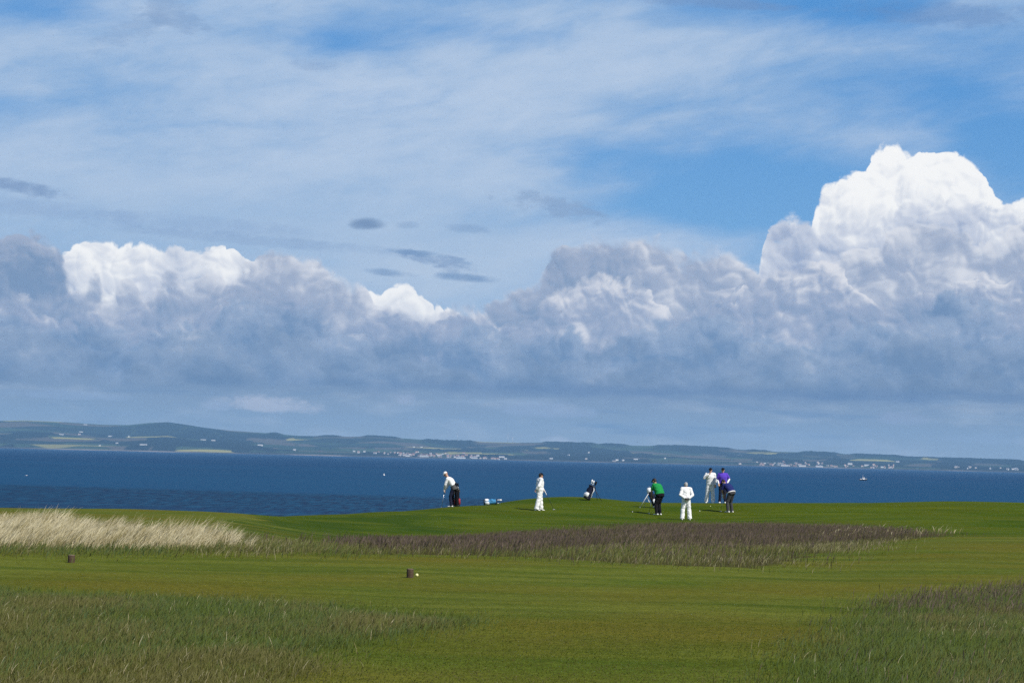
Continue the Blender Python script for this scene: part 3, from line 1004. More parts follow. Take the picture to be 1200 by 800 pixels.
    X, Y = scatter(BAND_ZONE, 150, 0.9, lambda x, y: band_d(x, y) * (1 - 0.85 * front(x, y)))
    blades('fescue_grass', X, Y, rng.uniform(0.12, 0.28, len(X)), rng.uniform(0.007, 0.014, len(X)), m_purple, np.clip(rng.random(len(X)) * 0.75 + 0.45 * (vnoise(X * 0.25, Y * 0.12 + 4, 3) - 0.35), 0, 0.999), (0.22, 0.0), 0.20, head=1.25)
    X, Y = scatter(BAND_ZONE, 230, 0.8, lambda x, y: 0.12 + front(x, y) * (0.35 + 0.65 * ss(0.35, 0.6, vnoise(x * 0.7 + 2, y * 0.4, 3))))
    big = vnoise(X * 0.4 + 13, Y * 0.25, 3)
    blades('fringe_grass', X, Y, rng.uniform(0.05, 0.16, len(X)), rng.uniform(0.006, 0.013, len(X)), m_rough, np.clip(0.20 + big * 0.85 + rng.normal(0, 0.16, len(X)), 0, 0.95), (0.35, 0.0), 0.35)
    # pale stalks near the right end of the band
    tail = poly_px([(960, 632), (1040, 629), (1110, 627), (1140, 626), (1100, 620), (1040, 617), (960, 620)])
    X, Y = scatter(tail, 2.5, 0.6)
    blades('dry_stalks', X, Y, rng.uniform(0.15, 0.3, len(X)), rng.uniform(0.016, 0.026, len(X)), m_pale, rng.random(len(X)), (0.3, 0.0), 0.3)

    # short blades of the mown ground close by
    fair = [(-11, 13.2), (11, 13.2), (11, 34.0), (-11, 34.0)]
    X, Y = scatter(fair, 2200, 0.0, lambda x, y: np.clip(1.15 - (y - 14.0) / 16.0, 0.10, 1))
    k = ~(inside(LEFT_ROUGH, X, Y) | inside(RIGHT_ROUGH, X, Y)) & (np.abs(X / Y) < 0.34)
    X, Y = X[k], Y[k]
    big = vnoise(X * 0.35, Y * 0.8, 4)
    wide = vnoise(X * 0.16 + 3, Y * 0.16 + 8, 3)
    H = rng.uniform(0.010, 0.025, len(X)) * np.clip(1.25 - (Y - 14) / 26.0, 0.4, 1.2)
    blades('mown_grass', X, Y, H, rng.uniform(0.005, 0.010, len(X)), m_turf, np.clip(big * 0.9 + wide * 0.7 - 0.42 + rng.normal(0, 0.24, len(X)), 0, 0.99), (0.3, 0.0), 0.8)


build_grass()

# ---------------------------------------------------------------- solid shapes
def ring_tube(bm, rings, cap=True):
    """rings: list of equal-length lists of points; skins them and closes the ends."""
    vs = [[bm.verts.new(p) for p in r] for r in rings]
    n = len(vs[0])
    for a, b in zip(vs[:-1], vs[1:]):
        for i in range(n):
            bm.faces.new((a[i], a[(i + 1) % n], b[(i + 1) % n], b[i]))
    if cap:
        bm.faces.new(list(reversed(vs[0])))
        bm.faces.new(vs[-1])


def frame(d):
    d = Vector(d).normalized()
    a = Vector((0, 0, 1)) if abs(d.z) < 0.95 else Vector((1, 0, 0))
    x = a.cross(d).normalized()
    return x, d.cross(x)


def tube(bm, pts, radii, n=10):
    pts = [Vector(p) for p in pts]
    if not isinstance(radii, (list, tuple)):
        radii = [radii] * len(pts)
    rings = []
    for i, p in enumerate(pts):
        d = (pts[min(i + 1, len(pts) - 1)] - pts[max(i - 1, 0)])
        x, y = frame(d)
        rings.append([p + (x * math.cos(2 * math.pi * k / n) + y * math.sin(2 * math.pi * k / n)) * radii[i] for k in range(n)])
    ring_tube(bm, rings)


def ball(bm, c, r, rot=None, u=12, v=8):
    """Ellipsoid: r = radius or (rx, ry, rz)."""
    if not isinstance(r, (tuple, list)):
        r = (r, r, r)
    M = Matrix.Translation(Vector(c)) @ (rot.to_matrix().to_4x4() if rot else Matrix.Identity(4)) @ Matrix.Diagonal((*r, 1))
    bmesh.ops.create_uvsphere(bm, u_segments=u, v_segments=v, radius=1.0, matrix=M)


def capsule(bm, a, b, ra, rb, n=12):
    a, b = Vector(a), Vector(b)
    tube(bm, [a, a.lerp(b, 0.5), b], [ra, (ra + rb) / 2, rb], n)
    ball(bm, a, ra)
    ball(bm, b, rb)


def box(bm, c, s, rot=None):
    M = Matrix.Translation(Vector(c)) @ (rot.to_matrix().to_4x4() if rot else Matrix.Identity(4)) @ Matrix.Diagonal((*s, 1))
    bmesh.ops.create_cube(bm, size=1.0, matrix=M)


def loft(bm, rows, n=16):
    """rows: (centre, sideways vector, forward vector, half width, half depth)."""
    rings = []
    for c, sx, fy, a, b in rows:
        c, sx, fy = Vector(c), Vector(sx).normalized(), Vector(fy).normalized()
        rings.append([c + sx * (a * math.cos(2 * math.pi * k / n)) + fy * (b * math.sin(2 * math.pi * k / n)) for k in range(n)])
    ring_tube(bm, rings)


def solid(name, bm, m, parent=None, smooth=True, bevel=0.0, label=None):
    bmesh.ops.recalc_face_normals(bm, faces=bm.faces)
    if bevel:
        bmesh.ops.bevel(bm, geom=[e for e in bm.edges if len(e.link_faces) == 2 and e.calc_face_angle(0) > 0.6], offset=bevel, segments=2, affect='EDGES', profile=0.6)
    me = bpy.data.meshes.new(name)
    bm.to_mesh(me)
    bm.free()
    for p in me.polygons:
        p.use_smooth = smooth
    me.materials.append(m)
    o = link(bpy.data.objects.new(name, me), parent)
    if label:
        o['label'] = label
    return o


def fused(name, bm, m, parent=None, voxel=0.010, crease=0.0, seed=0.0, label=None):
    """Melt overlapping closed shapes into one continuous skin; crease adds cloth folds."""
    bmesh.ops.recalc_face_normals(bm, faces=bm.faces)
    me = bpy.data.meshes.new(name)
    bm.to_mesh(me)
    bm.free()
    tmp = link(bpy.data.objects.new('remesh_work', me))
    r = tmp.modifiers.new('r', 'REMESH')
    r.mode = 'VOXEL'
    r.voxel_size = voxel
    s = tmp.modifiers.new('s', 'SMOOTH')
    s.iterations = 3
    s.factor = 0.5
    dg = bpy.context.evaluated_depsgraph_get()
    out = bpy.data.meshes.new_from_object(tmp.evaluated_get(dg))
    bpy.data.objects.remove(tmp)
    bpy.data.meshes.remove(me)
    out.name = name
    if crease:
        nv = len(out.vertices)
        co = np.empty(nv * 3, np.float32)
        out.vertices.foreach_get('co', co)
        no = np.empty(nv * 3, np.float32)
        out.vertices.foreach_get('normal', no)
        co, no = co.reshape(-1, 3), no.reshape(-1, 3)
        k = vnoise(co[:, 0] * 9 + co[:, 1] * 7 + seed, co[:, 2] * 13 + co[:, 0] * 5 + seed, 3) - 0.5
        co = co + no * (k * 2 * crease)[:, None]
        out.vertices.foreach_set('co', co.ravel())
        out.update()
    for p in out.polygons:
        p.use_smooth = True
    out.materials.clear()
    out.materials.append(m)
    o = link(bpy.data.objects.new(name, out), parent)
    if label:
        o['label'] = label
    return o


def thing(name, label, cat, loc=(0, 0, 0), rz=0.0, group=None):
    o = link(bpy.data.objects.new(name, None))
    o.empty_display_size = 0.2
    o.location = loc
    o.rotation_euler = (0, 0, R_(rz))
    return tag(o, label, cat, group)


M = {
    'skin': mat('skin', (0.48, 0.28, 0.20), 0.55, 0.35, 0.06),
    'white_cloth': mat('white_cloth', (0.78, 0.78, 0.77), 0.85, 0.2, 0.05),
    'grey_cloth': mat('grey_cloth', (0.085, 0.085, 0.085), 0.9, 0.2, 0.15),
    'dark_cloth': mat('dark_cloth', (0.010, 0.010, 0.014), 0.9, 0.15, 0.3),
    'navy_cloth': mat('navy_cloth', (0.014, 0.022, 0.115), 0.9, 0.2, 0.15),
    'ink_cloth': mat('ink_cloth', (0.010, 0.013, 0.032), 0.9, 0.2, 0.2),
    'green_cloth': mat('green_cloth', (0.010, 0.235, 0.055), 0.85, 0.2, 0.1),
    'purple_cloth': mat('purple_cloth', (0.100, 0.050, 0.46), 0.85, 0.2, 0.1),
    'slate_cloth': mat('slate_cloth', (0.050, 0.050, 0.055), 0.9, 0.2, 0.35, 60),
    'pale_cap': mat('pale_cap', (0.62, 0.64, 0.66), 0.85, 0.2, 0.06),
    'leather': mat('white_leather', (0.78, 0.77, 0.74), 0.5, 0.4, 0.05),
    'hair': mat('dark_hair', (0.030, 0.022, 0.017), 0.6, 0.3, 0.3),
    'grey_hair': mat('grey_hair', (0.35, 0.34, 0.33), 0.6, 0.3, 0.2),
    'eye': mat('eye_white', (0.10, 0.08, 0.07), 0.3, 0.5, 0.1),
    'steel': mat('brushed_steel', (0.55, 0.56, 0.58), 0.3, 0.5, 0.05, metallic=0.9),
    'black': mat('black_plastic', (0.012, 0.012, 0.013), 0.5, 0.4, 0.2),
    'bag_white': mat('bag_white', (0.76, 0.76, 0.76), 0.6, 0.35, 0.05),
    'bag_blue': mat('bag_blue', (0.045, 0.22, 0.42), 0.6, 0.35, 0.1),
    'bag_red': mat('bag_red', (0.30, 0.030, 0.040), 0.6, 0.35, 0.1),
    'golf_ball': mat('golf_ball_cover', (0.82, 0.82, 0.80), 0.4, 0.4, 0.02),
    'yellow_ball': mat('yellow_ball_cover', (0.80, 0.76, 0.36), 0.4, 0.4, 0.03),
}


# ---------------------------------------------------------------- people
def person(label, loc, rz, P, height=1.78, top='white_cloth', legs='white_cloth', vest=None, sleeves='long', cap='dark_cloth', brim=True, hair=None, shoe='leather',
           gloves=None, strap=None, emblem=False, belt=None, jumper=None, group=None, seed=1.0, bulk=1.0, overall=False, collar=None):
    """P: joints in metres for a 1.78 m figure that faces +Y (x to its right)."""
    t = thing('person', label, 'person', loc, rz, group)
    k = height / 1.78
    J = {
        'pelvis': (0, 0, 0.95), 'waist': (0, 0, 1.10), 'chest': (0, 0.01, 1.30), 'neck': (0, 0, 1.49), 'head': (0, 0.025, 1.645),
        'shR': (0.185, 0, 1.43), 'elR': (0.24, -0.03, 1.14), 'haR': (0.25, 0.08, 0.89), 'shL': (-0.185, 0, 1.43), 'elL': (-0.24, -0.03, 1.14), 'haL': (-0.25, 0.08, 0.89),
        'hipR': (0.095, 0, 0.92), 'knR': (0.11, 0.03, 0.50), 'anR': (0.12, -0.02, 0.09), 'hipL': (-0.095, 0, 0.92), 'knL': (-0.11, 0.03, 0.50), 'anL': (-0.12, -0.02, 0.09),
        'toeR': (0.05, 1.0), 'toeL': (-0.05, 1.0), 'look': (0, 1, -0.1), 'side': (1, 0, 0), 'gripR': None, 'gripL': None,
    }
    J.update(P)
    V = {a: (Vector(b) * k if b is not None and len(b) == 3 and a not in ('look', 'side') else b) for a, b in J.items()}
    side = Vector(J['side']).normalized()
    spine = [V['pelvis'], V['waist'], V['chest'], V['neck']]

    def fwd(i):
        a = spine[max(0, i - 1)]
        b = spine[min(3, i + 1)]
        return (b - a).cross(side) * -1.0

    def torso(bm, grow=0.0, low=True):
        g = grow
        p = spine
        dn = (p[0] - p[1]).normalized()
        shs = (V['shR'] - V['shL'])
        rows = [(p[0] + dn * 0.10 * k, side, fwd(0), 0.135 * bulk + g, 0.10 * bulk + g), (p[0], side, fwd(0), 0.170 * bulk + g, 0.125 * bulk + g), (p[1], side, fwd(1), 0.155 * bulk + g, 0.115 * bulk + g),
                (p[2], shs, fwd(2), 0.178 * bulk + g, 0.125 * bulk + g), (p[2].lerp(p[3], 0.62), shs, fwd(3), 0.165 * bulk + g, 0.100 * bulk + g), (p[2].lerp(p[3], 0.88), shs, fwd(3), 0.085 + g, 0.075 + g)]
        if not low:
            rows = rows[1:]
        loft(bm, rows)
        for s in 'RL':
            capsule(bm, p[2].lerp(p[3], 0.70), V['sh' + s], 0.080 + g, 0.066 + g)

    look = Vector(J['look']).normalized()
    hs = look.cross(Vector((0, 0, 1)))
    hs = hs.normalized() if hs.length > 1e-3 else side
    hu = hs.cross(look).normalized()
    HR = Matrix((hs, look, hu)).transposed()
    hrot = HR.to_quaternion()
    hc = V['head']

    def hp(x, y, z):
        return hc + HR @ Vector((x, y, z)) * k

    # body: one skin from crown to ankles
    bm = bmesh.new()
    torso(bm, -0.015)
    capsule(bm, V['neck'] - Vector((0, 0, 0.03)), hc - HR @ Vector((0, 0.015, 0.06)), 0.058 * k, 0.055 * k)
    ball(bm, hp(0, -0.012, 0.022), (0.077 * k, 0.097 * k, 0.098 * k), hrot, 16, 12)
    ball(bm, hp(0, 0.020, -0.045), (0.062 * k, 0.072 * k, 0.078 * k), hrot, 14, 10)
    ball(bm, hp(0, 0.062, -0.095), (0.034 * k, 0.028 * k, 0.026 * k), hrot)
    capsule(bm, hp(0, 0.086, 0.012), hp(0, 0.108, -0.026), 0.011 * k, 0.016 * k)
    capsule(bm, hp(-0.022, 0.083, -0.062), hp(0.022, 0.083, -0.062), 0.010 * k, 0.010 * k)
    for s in (-1, 1):
        ball(bm, hp(s * 0.079, -0.008, -0.012), (0.012 * k, 0.022 * k, 0.033 * k), hrot)
    for s in 'RL':
        sg = 1 if s == 'R' else -1
        el, ha, sh = V['el' + s], V['ha' + s], V['sh' + s]
        capsule(bm, sh, el, 0.050 * k, 0.040 * k)
        capsule(bm, el, ha, 0.039 * k, 0.028 * k)
        # hand: palm, four unequal curled fingers, thumb from the side
        d = (ha - el).normalized()
        if V['grip' + s] is not None:
            d = (Vector(V['grip' + s]) - ha).normalized()
        across = d.cross(Vector((0, 0, 1)) if abs(d.z) < 0.9 else Vector((0, 1, 0))).normalized()
        pn = across.cross(d).normalized() * -1.0
        pc = ha + d * 0.045 * k
        for q in (-1.0, -0.33, 0.33, 1.0):
            capsule(bm, ha + across * q * 0.016 * k, ha + d * 0.085 * k + across * q * 0.030 * k, 0.016 * k, 0.013 * k, 8)
        for q, ln in zip((-1.0, -0.33, 0.33, 1.0), (0.062, 0.078, 0.084, 0.072)):
            b0 = ha + d * 0.085 * k + across * q * 0.031 * k
            b1 = b0 + (d * 0.7 + pn * 0.7) * ln * 0.5 * k
            b2 = b1 + (d * 0.1 + pn * 1.0) * ln * 0.5 * k
            capsule(bm, b0, b1, 0.0105 * k, 0.010 * k, 8)
            capsule(bm, b1, b2, 0.010 * k, 0.0085 * k, 8)
        th0 = ha + d * 0.02 * k + across * sg * 0.028 * k
        th1 = th0 + (d * 0.6 + across * sg * 0.6 + pn * 0.3) * 0.045 * k
        capsule(bm, th0, th1, 0.014 * k, 0.012 * k, 8)
        capsule(bm, th1, th1 + (d * 0.8 + pn * 0.6) * 0.032 * k, 0.012 * k, 0.010 * k, 8)
        capsule(bm, V['hip' + s], V['kn' + s], 0.078 * k, 0.052 * k)
        capsule(bm, V['kn' + s], V['an' + s], 0.050 * k, 0.036 * k)
    fused('body', bm, M['skin'], t, 0.010)
    for s in (-1, 1):
        bm = bmesh.new()
        ball(bm, hp(s * 0.031, 0.082, 0.012), 0.011 * k)
        solid('eye', bm, M['eye'], t)

    # clothes
    def trousers(bm, g=0.0, flare=0.0):
        for s in 'RL':
            an = V['an' + s]
            foot = an + (V['kn' + s] - an).normalized() * 0.0
            capsule(bm, V['pelvis'].lerp(V['hip' + s], 0.8), V['kn' + s], (0.102 * bulk + g) * k, (0.074 * (0.5 + 0.5 * bulk) + g) * k)
            tube(bm, [V['kn' + s], V['kn' + s].lerp(an, 0.5), foot - Vector((0, 0, 0.035))], [(0.072 * (0.5 + 0.5 * bulk) + g) * k, (0.070 * (0.5 + 0.5 * bulk) + g + flare * 0.4) * k, (0.074 + g + flare) * k], 14)
            ball(bm, V['kn' + s], (0.073 + g) * k)

    def sleeve(bm, s, to=1.0, g=0.014):
        sh, el, ha = V['sh' + s], V['el' + s], V['ha' + s]
        if to <= 0.5:
            e2 = sh.lerp(el, to * 2 * 0.8 + 0.1)
            tube(bm, [sh, sh.lerp(e2, 0.5), e2], [0.074 * k, (0.062 + g) * k, (0.058 + g) * k], 12)
        else:
            capsule(bm, sh, el, (0.062 + g) * k, (0.050 + g) * k)
            e2 = el.lerp(ha, (to - 0.5) * 2 * 0.97)
            tube(bm, [el, el.lerp(e2, 0.6), e2], [(0.050 + g) * k, (0.046 + g) * k, (0.036 + g) * k], 12)

    if overall:
        bm = bmesh.new()
        torso(bm, 0.030)
        trousers(bm, 0.022, 0.014)
        for s in 'RL':
            sleeve(bm, s, 1.0, 0.020)
        fused('overalls', bm, M[top], t, 0.012, 0.016, seed)
        if collar:
            bm = bmesh.new()
            nk = V['neck']
            tube(bm, [nk - Vector((0, 0, 0.035)), nk + Vector((0, 0, 0.015))], [0.088 * k, 0.072 * k], 14)
            fused('collar', bm, M[collar], t, 0.010)
    else:
        bm = bmesh.new()
        torso(bm, 0.016, False)
        trousers(bm)
        # keep only the lower half for the trousers
        lo = bmesh.new()
        dn = (spine[0] - spine[1]).normalized()
        loft(lo, [(spine[0] + dn * 0.11 * k, side, fwd(0), 0.15 * bulk, 0.115 * bulk), (spine[0], side, fwd(0), 0.182 * bulk, 0.14 * bulk), (spine[0].lerp(spine[1], 0.5), side, fwd(0), 0.17 * bulk, 0.128 * bulk)])
        trousers(lo)
        bm.free()
        fused('trousers', lo, M[legs], t, 0.011, 0.010, seed)
        up = bmesh.new()
        p = spine
        shs = V['shR'] - V['shL']
        g = 0.020
        loft(up, [(p[0].lerp(p[1], 0.15), side, fwd(0), 0.178 * bulk + g * 0.6, 0.132 * bulk + g * 0.6), (p[1], side, fwd(1), 0.165 * bulk + g, 0.122 * bulk + g),
                  (p[2], shs, fwd(2), 0.182 * bulk + g, 0.128 * bulk + g), (p[2].lerp(p[3], 0.62), shs, fwd(3), 0.168 * bulk + g, 0.100 * bulk + g), (p[2].lerp(p[3], 0.9), shs, fwd(3), 0.075 + g, 0.070 + g)])
        for s in 'RL':
            capsule(up, p[2].lerp(p[3], 0.70), V['sh' + s], 0.098, 0.078)
            if not vest:
                sleeve(up, s, 0.48 if sleeves in ('short', 'under') else 1.0)
        fused('vest' if vest else 'shirt', up, M[vest or top], t, 0.011, 0.011, seed)
        if vest or sleeves == 'two':
            for s in 'RL':
                b2 = bmesh.new()
                sleeve(b2, s, 0.98, 0.018)
                fused('sleeve', b2, M[top], t, 0.010, 0.010, seed)
        if jumper:
            b2 = bmesh.new()
            un = (p[1] - p[0]).normalized()
            loft(b2, [(p[0] - un * 0.12, side, fwd(0), 0.196 * bulk, 0.156 * bulk), (p[0] - un * 0.02, side, fwd(0), 0.205 * bulk, 0.160 * bulk), (p[0].lerp(p[1], 0.7), side, fwd(1), 0.194 * bulk, 0.150 * bulk)])
            tube(b2, [p[0] + fwd(0).normalized() * 0.15 - un * 0.02, p[0] + fwd(0).normalized() * 0.17 - un * 0.16 + side * 0.03, p[0] + fwd(0).normalized() * 0.16 - un * 0.30 + side * 0.05], [0.04, 0.035, 0.03], 10)
            fused('jumper', b2, M[jumper], t, 0.011, 0.012, seed)
        if belt:
            b2 = bmesh.new()
            c = p[0].lerp(p[1], 0.22)
            loft(b2, [(c - (p[1] - p[0]).normalized() * 0.02, side, fwd(0), 0.196 * bulk, 0.152 * bulk), (c + (p[1] - p[0]).normalized() * 0.02, side, fwd(0), 0.194 * bulk, 0.150 * bulk)])
            solid('belt', b2, M[belt], t)
    if sleeves == 'under':
        for s in 'RL':
            b2 = bmesh.new()
            el, ha = V['el' + s], V['ha' + s]
            tube(b2, [V['sh' + s].lerp(el, 0.75), el, el.lerp(ha, 0.5), ha], [0.050 * k, 0.052 * k, 0.046 * k, 0.036 * k], 12)
            fused('sleeve', b2, M['white_cloth'], t, 0.010, 0.006, seed)
    for s in 'RL':
        bm = bmesh.new()
        an = V['an' + s]
        d = Vector((*J['toe' + s], 0)).normalized()
        base = Vector((an.x, an.y, 0))
        sd = Vector((d.y, -d.x, 0))
        rows = []
        for f, w, h in ((-0.085, 0.026, 0.045), (-0.06, 0.038, 0.075), (0.0, 0.042, 0.090), (0.06, 0.044, 0.070), (0.12, 0.050, 0.050), (0.17, 0.044, 0.038), (0.195, 0.022, 0.026)):
            rows.append((base + d * f * k + Vector((0, 0, h / 2 * k)), sd, (0, 0, 1), w * k, h / 2 * k))
        loft(bm, rows, 12)
        solid('shoe', bm, M[shoe], t)
        if gloves and s in gloves:
            bm = bmesh.new()
            el, ha = V['el' + s], V['ha' + s]
            d = (ha - el).normalized()
            if V['grip' + s] is not None:
                d = (Vector(V['grip' + s]) - ha).normalized()
            ac = d.cross(Vector((0, 0, 1)) if abs(d.z) < 0.9 else Vector((0, 1, 0))).normalized()
            pn = ac.cross(d).normalized() * -1.0
            sg = 1 if s == 'R' else -1
            capsule(bm, ha - d * 0.02, ha + d * 0.04, 0.036, 0.040)
            for q in (-1.0, -0.33, 0.33, 1.0):
                b0 = ha + d * 0.04 + ac * q * 0.026
                b1 = ha + d * 0.10 + ac * q * 0.032
                b2 = b1 + (d * 0.5 + pn * 0.8) * 0.05
                capsule(bm, b0, b1, 0.020, 0.016, 8)
                capsule(bm, b1, b2, 0.015, 0.013, 8)
            capsule(bm, ha + ac * sg * 0.028, ha + d * 0.06 + ac * sg * 0.05, 0.018, 0.015, 8)
            fused('glove', bm, M[gloves[s]], t, 0.009)
    # hair and cap
    if hair:
        bm = bmesh.new()
        ball(bm, hp(0, -0.028, 0.020), (0.085 * k, 0.098 * k, 0.100 * k), hrot, 16, 12)
        ball(bm, hp(0, -0.060, -0.035), (0.070 * k, 0.055 * k, 0.060 * k), hrot)
        fused('hair', bm, M[hair], t, 0.010, 0.004, seed)
    if cap:
        bm = bmesh.new()
        n = 18
        rings = []
        for f in (0.0, 0.25, 0.5, 0.72, 0.9, 0.98):
            r = math.sqrt(max(0.0, 1 - f * f))
            rings.append([hp(0.088 * r * math.cos(2 * math.pi * q / n), -0.008 + 0.106 * r * math.sin(2 * math.pi * q / n), 0.034 + 0.094 * f) for q in range(n)])
        ring_tube(bm, rings)
        c = solid('cap', bm, M[cap], t)
        if brim:
            bm = bmesh.new()
            up, lo = [], []
            for q in range(11):
                a = math.pi * q / 10
                up.append((math.cos(a) * 0.082, 0.062 + math.sin(a) * 0.108, 0.045 - 0.018 * math.sin(a)))
            inner = [(math.cos(math.pi * q / 10) * 0.080, -0.010 + math.sin(math.pi * q / 10) * 0.090, 0.047) for q in range(11)]
            vs = [[bm.verts.new(hp(x, y, z + dz)) for x, y, z in ring] for ring, dz in ((up, 0), (inner, 0), (inner, -0.006), (up, -0.006))]
            for a, b in ((0, 1), (1, 2), (2, 3), (3, 0)):
                for q in range(10):
                    bm.faces.new((vs[a][q], vs[a][q + 1], vs[b][q + 1], vs[b][q]))
            for q in (0, 10):
                bm.faces.new((vs[0][q], vs[1][q], vs[2][q], vs[3][q]))
            solid('brim', bm, M[cap], c)
    if strap:
        bm = bmesh.new()
        c = V['chest']
        f = fwd(2).normalized()
        pts = [V['shR'].lerp(V['neck'], 0.35) + Vector((0, 0, 0.065)), V['shR'].lerp(V['neck'], 0.4) + f * 0.12, c + f * 0.172 + Vector((0.02, 0, 0)), V['waist'] + f * 0.150 - side * 0.08, V['waist'] - side * 0.185 + Vector((0, 0, -0.05))]
        for a, b in zip(pts[:-1], pts[1:]):
            d = (b - a)
            sx = d.cross(f).normalized()
            loft(bm, [(a, sx, f, 0.028, 0.006), (b, sx, f, 0.028, 0.006)], 8)
        solid('strap', bm, M[strap], t)
    if emblem:
        bm = bmesh.new()
        f = fwd(2).normalized()
        c = V['chest'] + f * (0.153 * bulk + 0.004) - side * 0.085 + Vector((0, 0, 0.05))
        c = c - f * 0.012
        box(bm, c, (0.050, 0.012, 0.045))
        solid('emblem', bm, M['white_cloth'], t, False, 0.003)
    return t


def putter(label, head, grip, facing=(1, 0), shaft='steel', white_grip=False, group=None):
    """A putter from its head on the turf to the top of its grip."""
    t = thing('putter', label, 'putter', head)
    h = Vector((0, 0, 0.018))
    g = Vector(grip) - Vector(head)
    bm = bmesh.new()
    d = (g - h).normalized()
    ln = (g - h).length
    tube(bm, [h + d * 0.02, h + d * (ln * 0.72)], [0.0085, 0.0100], 8)
    solid('shaft', bm, M[shaft], t)
    bm = bmesh.new()
    tube(bm, [h + d * (ln * 0.70), h + d * (ln * 0.74), h + d * ln], [0.012, 0.015, 0.018], 10)
    solid('grip', bm, M['bag_white' if white_grip else 'black'], t)
    bm = bmesh.new()
    a = math.atan2(facing[1], facing[0])
    box(bm, (0, 0, 0.018), (0.115, 0.040, 0.030), Euler((0, 0, a)))
    solid('putter_head', bm, M['steel'], t, False, 0.005)
    return t


def build_people():
    crew = 'players and caddies on the green'
    # hunched over a putt, arms hanging together
    def putting(lean=0.42, drop_=0.0, hz=0.80, hy=0.30, hx=0.0):
        c, s = math.cos, math.sin
        pel = (0, -0.12, 0.92)
        def up(l, a):
            return (0, pel[1] + l * s(a), pel[2] + l * c(a))
        a1, a2, a3 = lean * 0.8, lean, lean * 1.15
        w, ch, nk = up(0.15, a1), up(0.36, a2), up(0.55, a3)
        hd = (0, nk[1] + 0.16 * s(a3 * 1.35) + 0.01, nk[2] + 0.16 * c(a3 * 1.35))
        sz, sy = up(0.49, a3)[2], up(0.49, a3)[1]
        return {'pelvis': pel, 'waist': w, 'chest': ch, 'neck': nk, 'head': hd, 'shR': (0.185, sy + 0.02, sz), 'shL': (-0.185, sy + 0.02, sz),
                'elR': (0.20, (sy + hy) / 2 + 0.00, (sz + hz) / 2 + 0.0), 'elL': (-0.20, (sy + hy) / 2, (sz + hz) / 2), 'haR': (0.045 + hx, hy, hz), 'haL': (-0.045 + hx, hy, hz + 0.05),
                'gripR': (0.01 + hx, hy + 0.06, hz - 0.3), 'gripL': (-0.01 + hx, hy + 0.06, hz - 0.3),
                'hipR': (0.095, -0.10, 0.89), 'hipL': (-0.095, -0.10, 0.89), 'knR': (0.13, 0.02, 0.49), 'knL': (-0.13, 0.02, 0.49), 'anR': (0.15, -0.05, 0.09), 'anL': (-0.15, -0.05, 0.09),
                'look': (0, 0.55, -0.85)}

    def world(t, p):
        return Matrix.Translation(t.location) @ t.rotation_euler.to_matrix().to_4x4() @ Vector(p)

    # 1 far left: white cap and sleeves, grey vest
    P = putting(0.52, 0, 0.78, 0.36)
    P['look'] = (-0.25, 0.75, -0.6)
    P['head'] = (0, P['head'][1] + 0.02, P['head'][2] + 0.06)
    p = person('golfer in white cap and shirt, grey jumper round the waist, putting near the dark bag', at(529.0, 590.6), 72, P, 1.80, 'white_cloth', 'ink_cloth', jumper='grey_cloth', cap='white_cloth', gloves={'R': 'leather', 'L': 'leather'}, group=crew, seed=2)
    h = on_ground(*world(p, (0.0, 0.50, 0))[:2])
    putter('putter of the golfer in the white cap bending over beside the dark upright bag', h, world(p, (0, 0.35, 0.86)), (0.3, 1))

    # 2 caddie side-on, one hand behind his back, leaning on a flag-side club
    p = person('caddie in white overalls and a dark cap standing side on with a putter planted ahead', at(632, 598), -68, {
        'elR': (0.26, -0.14, 1.16), 'haR': (0.16, -0.25, 0.98), 'elL': (-0.24, 0.05, 1.15), 'haL': (-0.20, 0.24, 0.98), 'gripL': (-0.2, 0.32, 0.92),
        'knR': (0.10, -0.09, 0.50), 'anR': (0.12, -0.20, 0.09), 'knL': (-0.10, 0.09, 0.50), 'anL': (-0.11, 0.13, 0.09), 'head': (0, 0.05, 1.63), 'look': (0, 1, -0.15)},
        1.80, overall=True, cap='dark_cloth', hair='hair', group=crew, seed=3, bulk=1.22)
    g = world(p, (-0.19, 0.28, 1.02))
    h = on_ground(*(world(p, (-0.16, 0.82, 0))[:2]))
    putter('dark shafted putter slanting forward from the hand of the side-on caddie', h, g, (1, 0.4), 'black', True)

    # 3 green shirt
    P = putting(0.40, 0, 0.80, 0.34)
    P.update({'anR': (0.12, -0.05, 0.09), 'anL': (-0.12, -0.05, 0.09), 'knR': (0.115, 0.02, 0.49), 'knL': (-0.115, 0.02, 0.49)})
    P['look'] = (0.1, 0.8, -0.45)
    p = person('golfer in a bright green shirt and black trousers putting with his back turned', at(770.5, 603), 48, P, 1.84, 'green_cloth', 'dark_cloth', sleeves='short', cap='ink_cloth', hair='hair', group=crew, seed=4, bulk=1.42)
    h = on_ground(*world(p, (0.0, 0.52, 0))[:2])
    putter('putter of the golfer in the green shirt', h, world(p, (0, 0.33, 0.92)), (1, 0.6))

    # 4 caddie from behind, hands clasped
    person('caddie in white overalls and pale cap seen from behind with hands clasped at his back', at(803.5, 609), 4, {
        'elR': (0.29, -0.11, 1.16), 'haR': (0.07, -0.215, 0.985), 'elL': (-0.29, -0.11, 1.16), 'haL': (-0.06, -0.215, 1.0), 'gripR': (-0.05, -0.23, 0.95), 'gripL': (0.05, -0.23, 0.95),
        'anR': (0.19, -0.03, 0.09), 'anL': (-0.17, -0.02, 0.09), 'knR': (0.15, 0.03, 0.5), 'knL': (-0.13, 0.03, 0.5), 'head': (-0.01, 0.07, 1.62), 'look': (-0.1, 1, -0.45), 'neck': (0, 0.02, 1.48)},
        1.76, overall=True, cap='pale_cap', hair='grey_hair', gloves={'R': 'black', 'L': 'black'}, group=crew, seed=5, bulk=1.02)

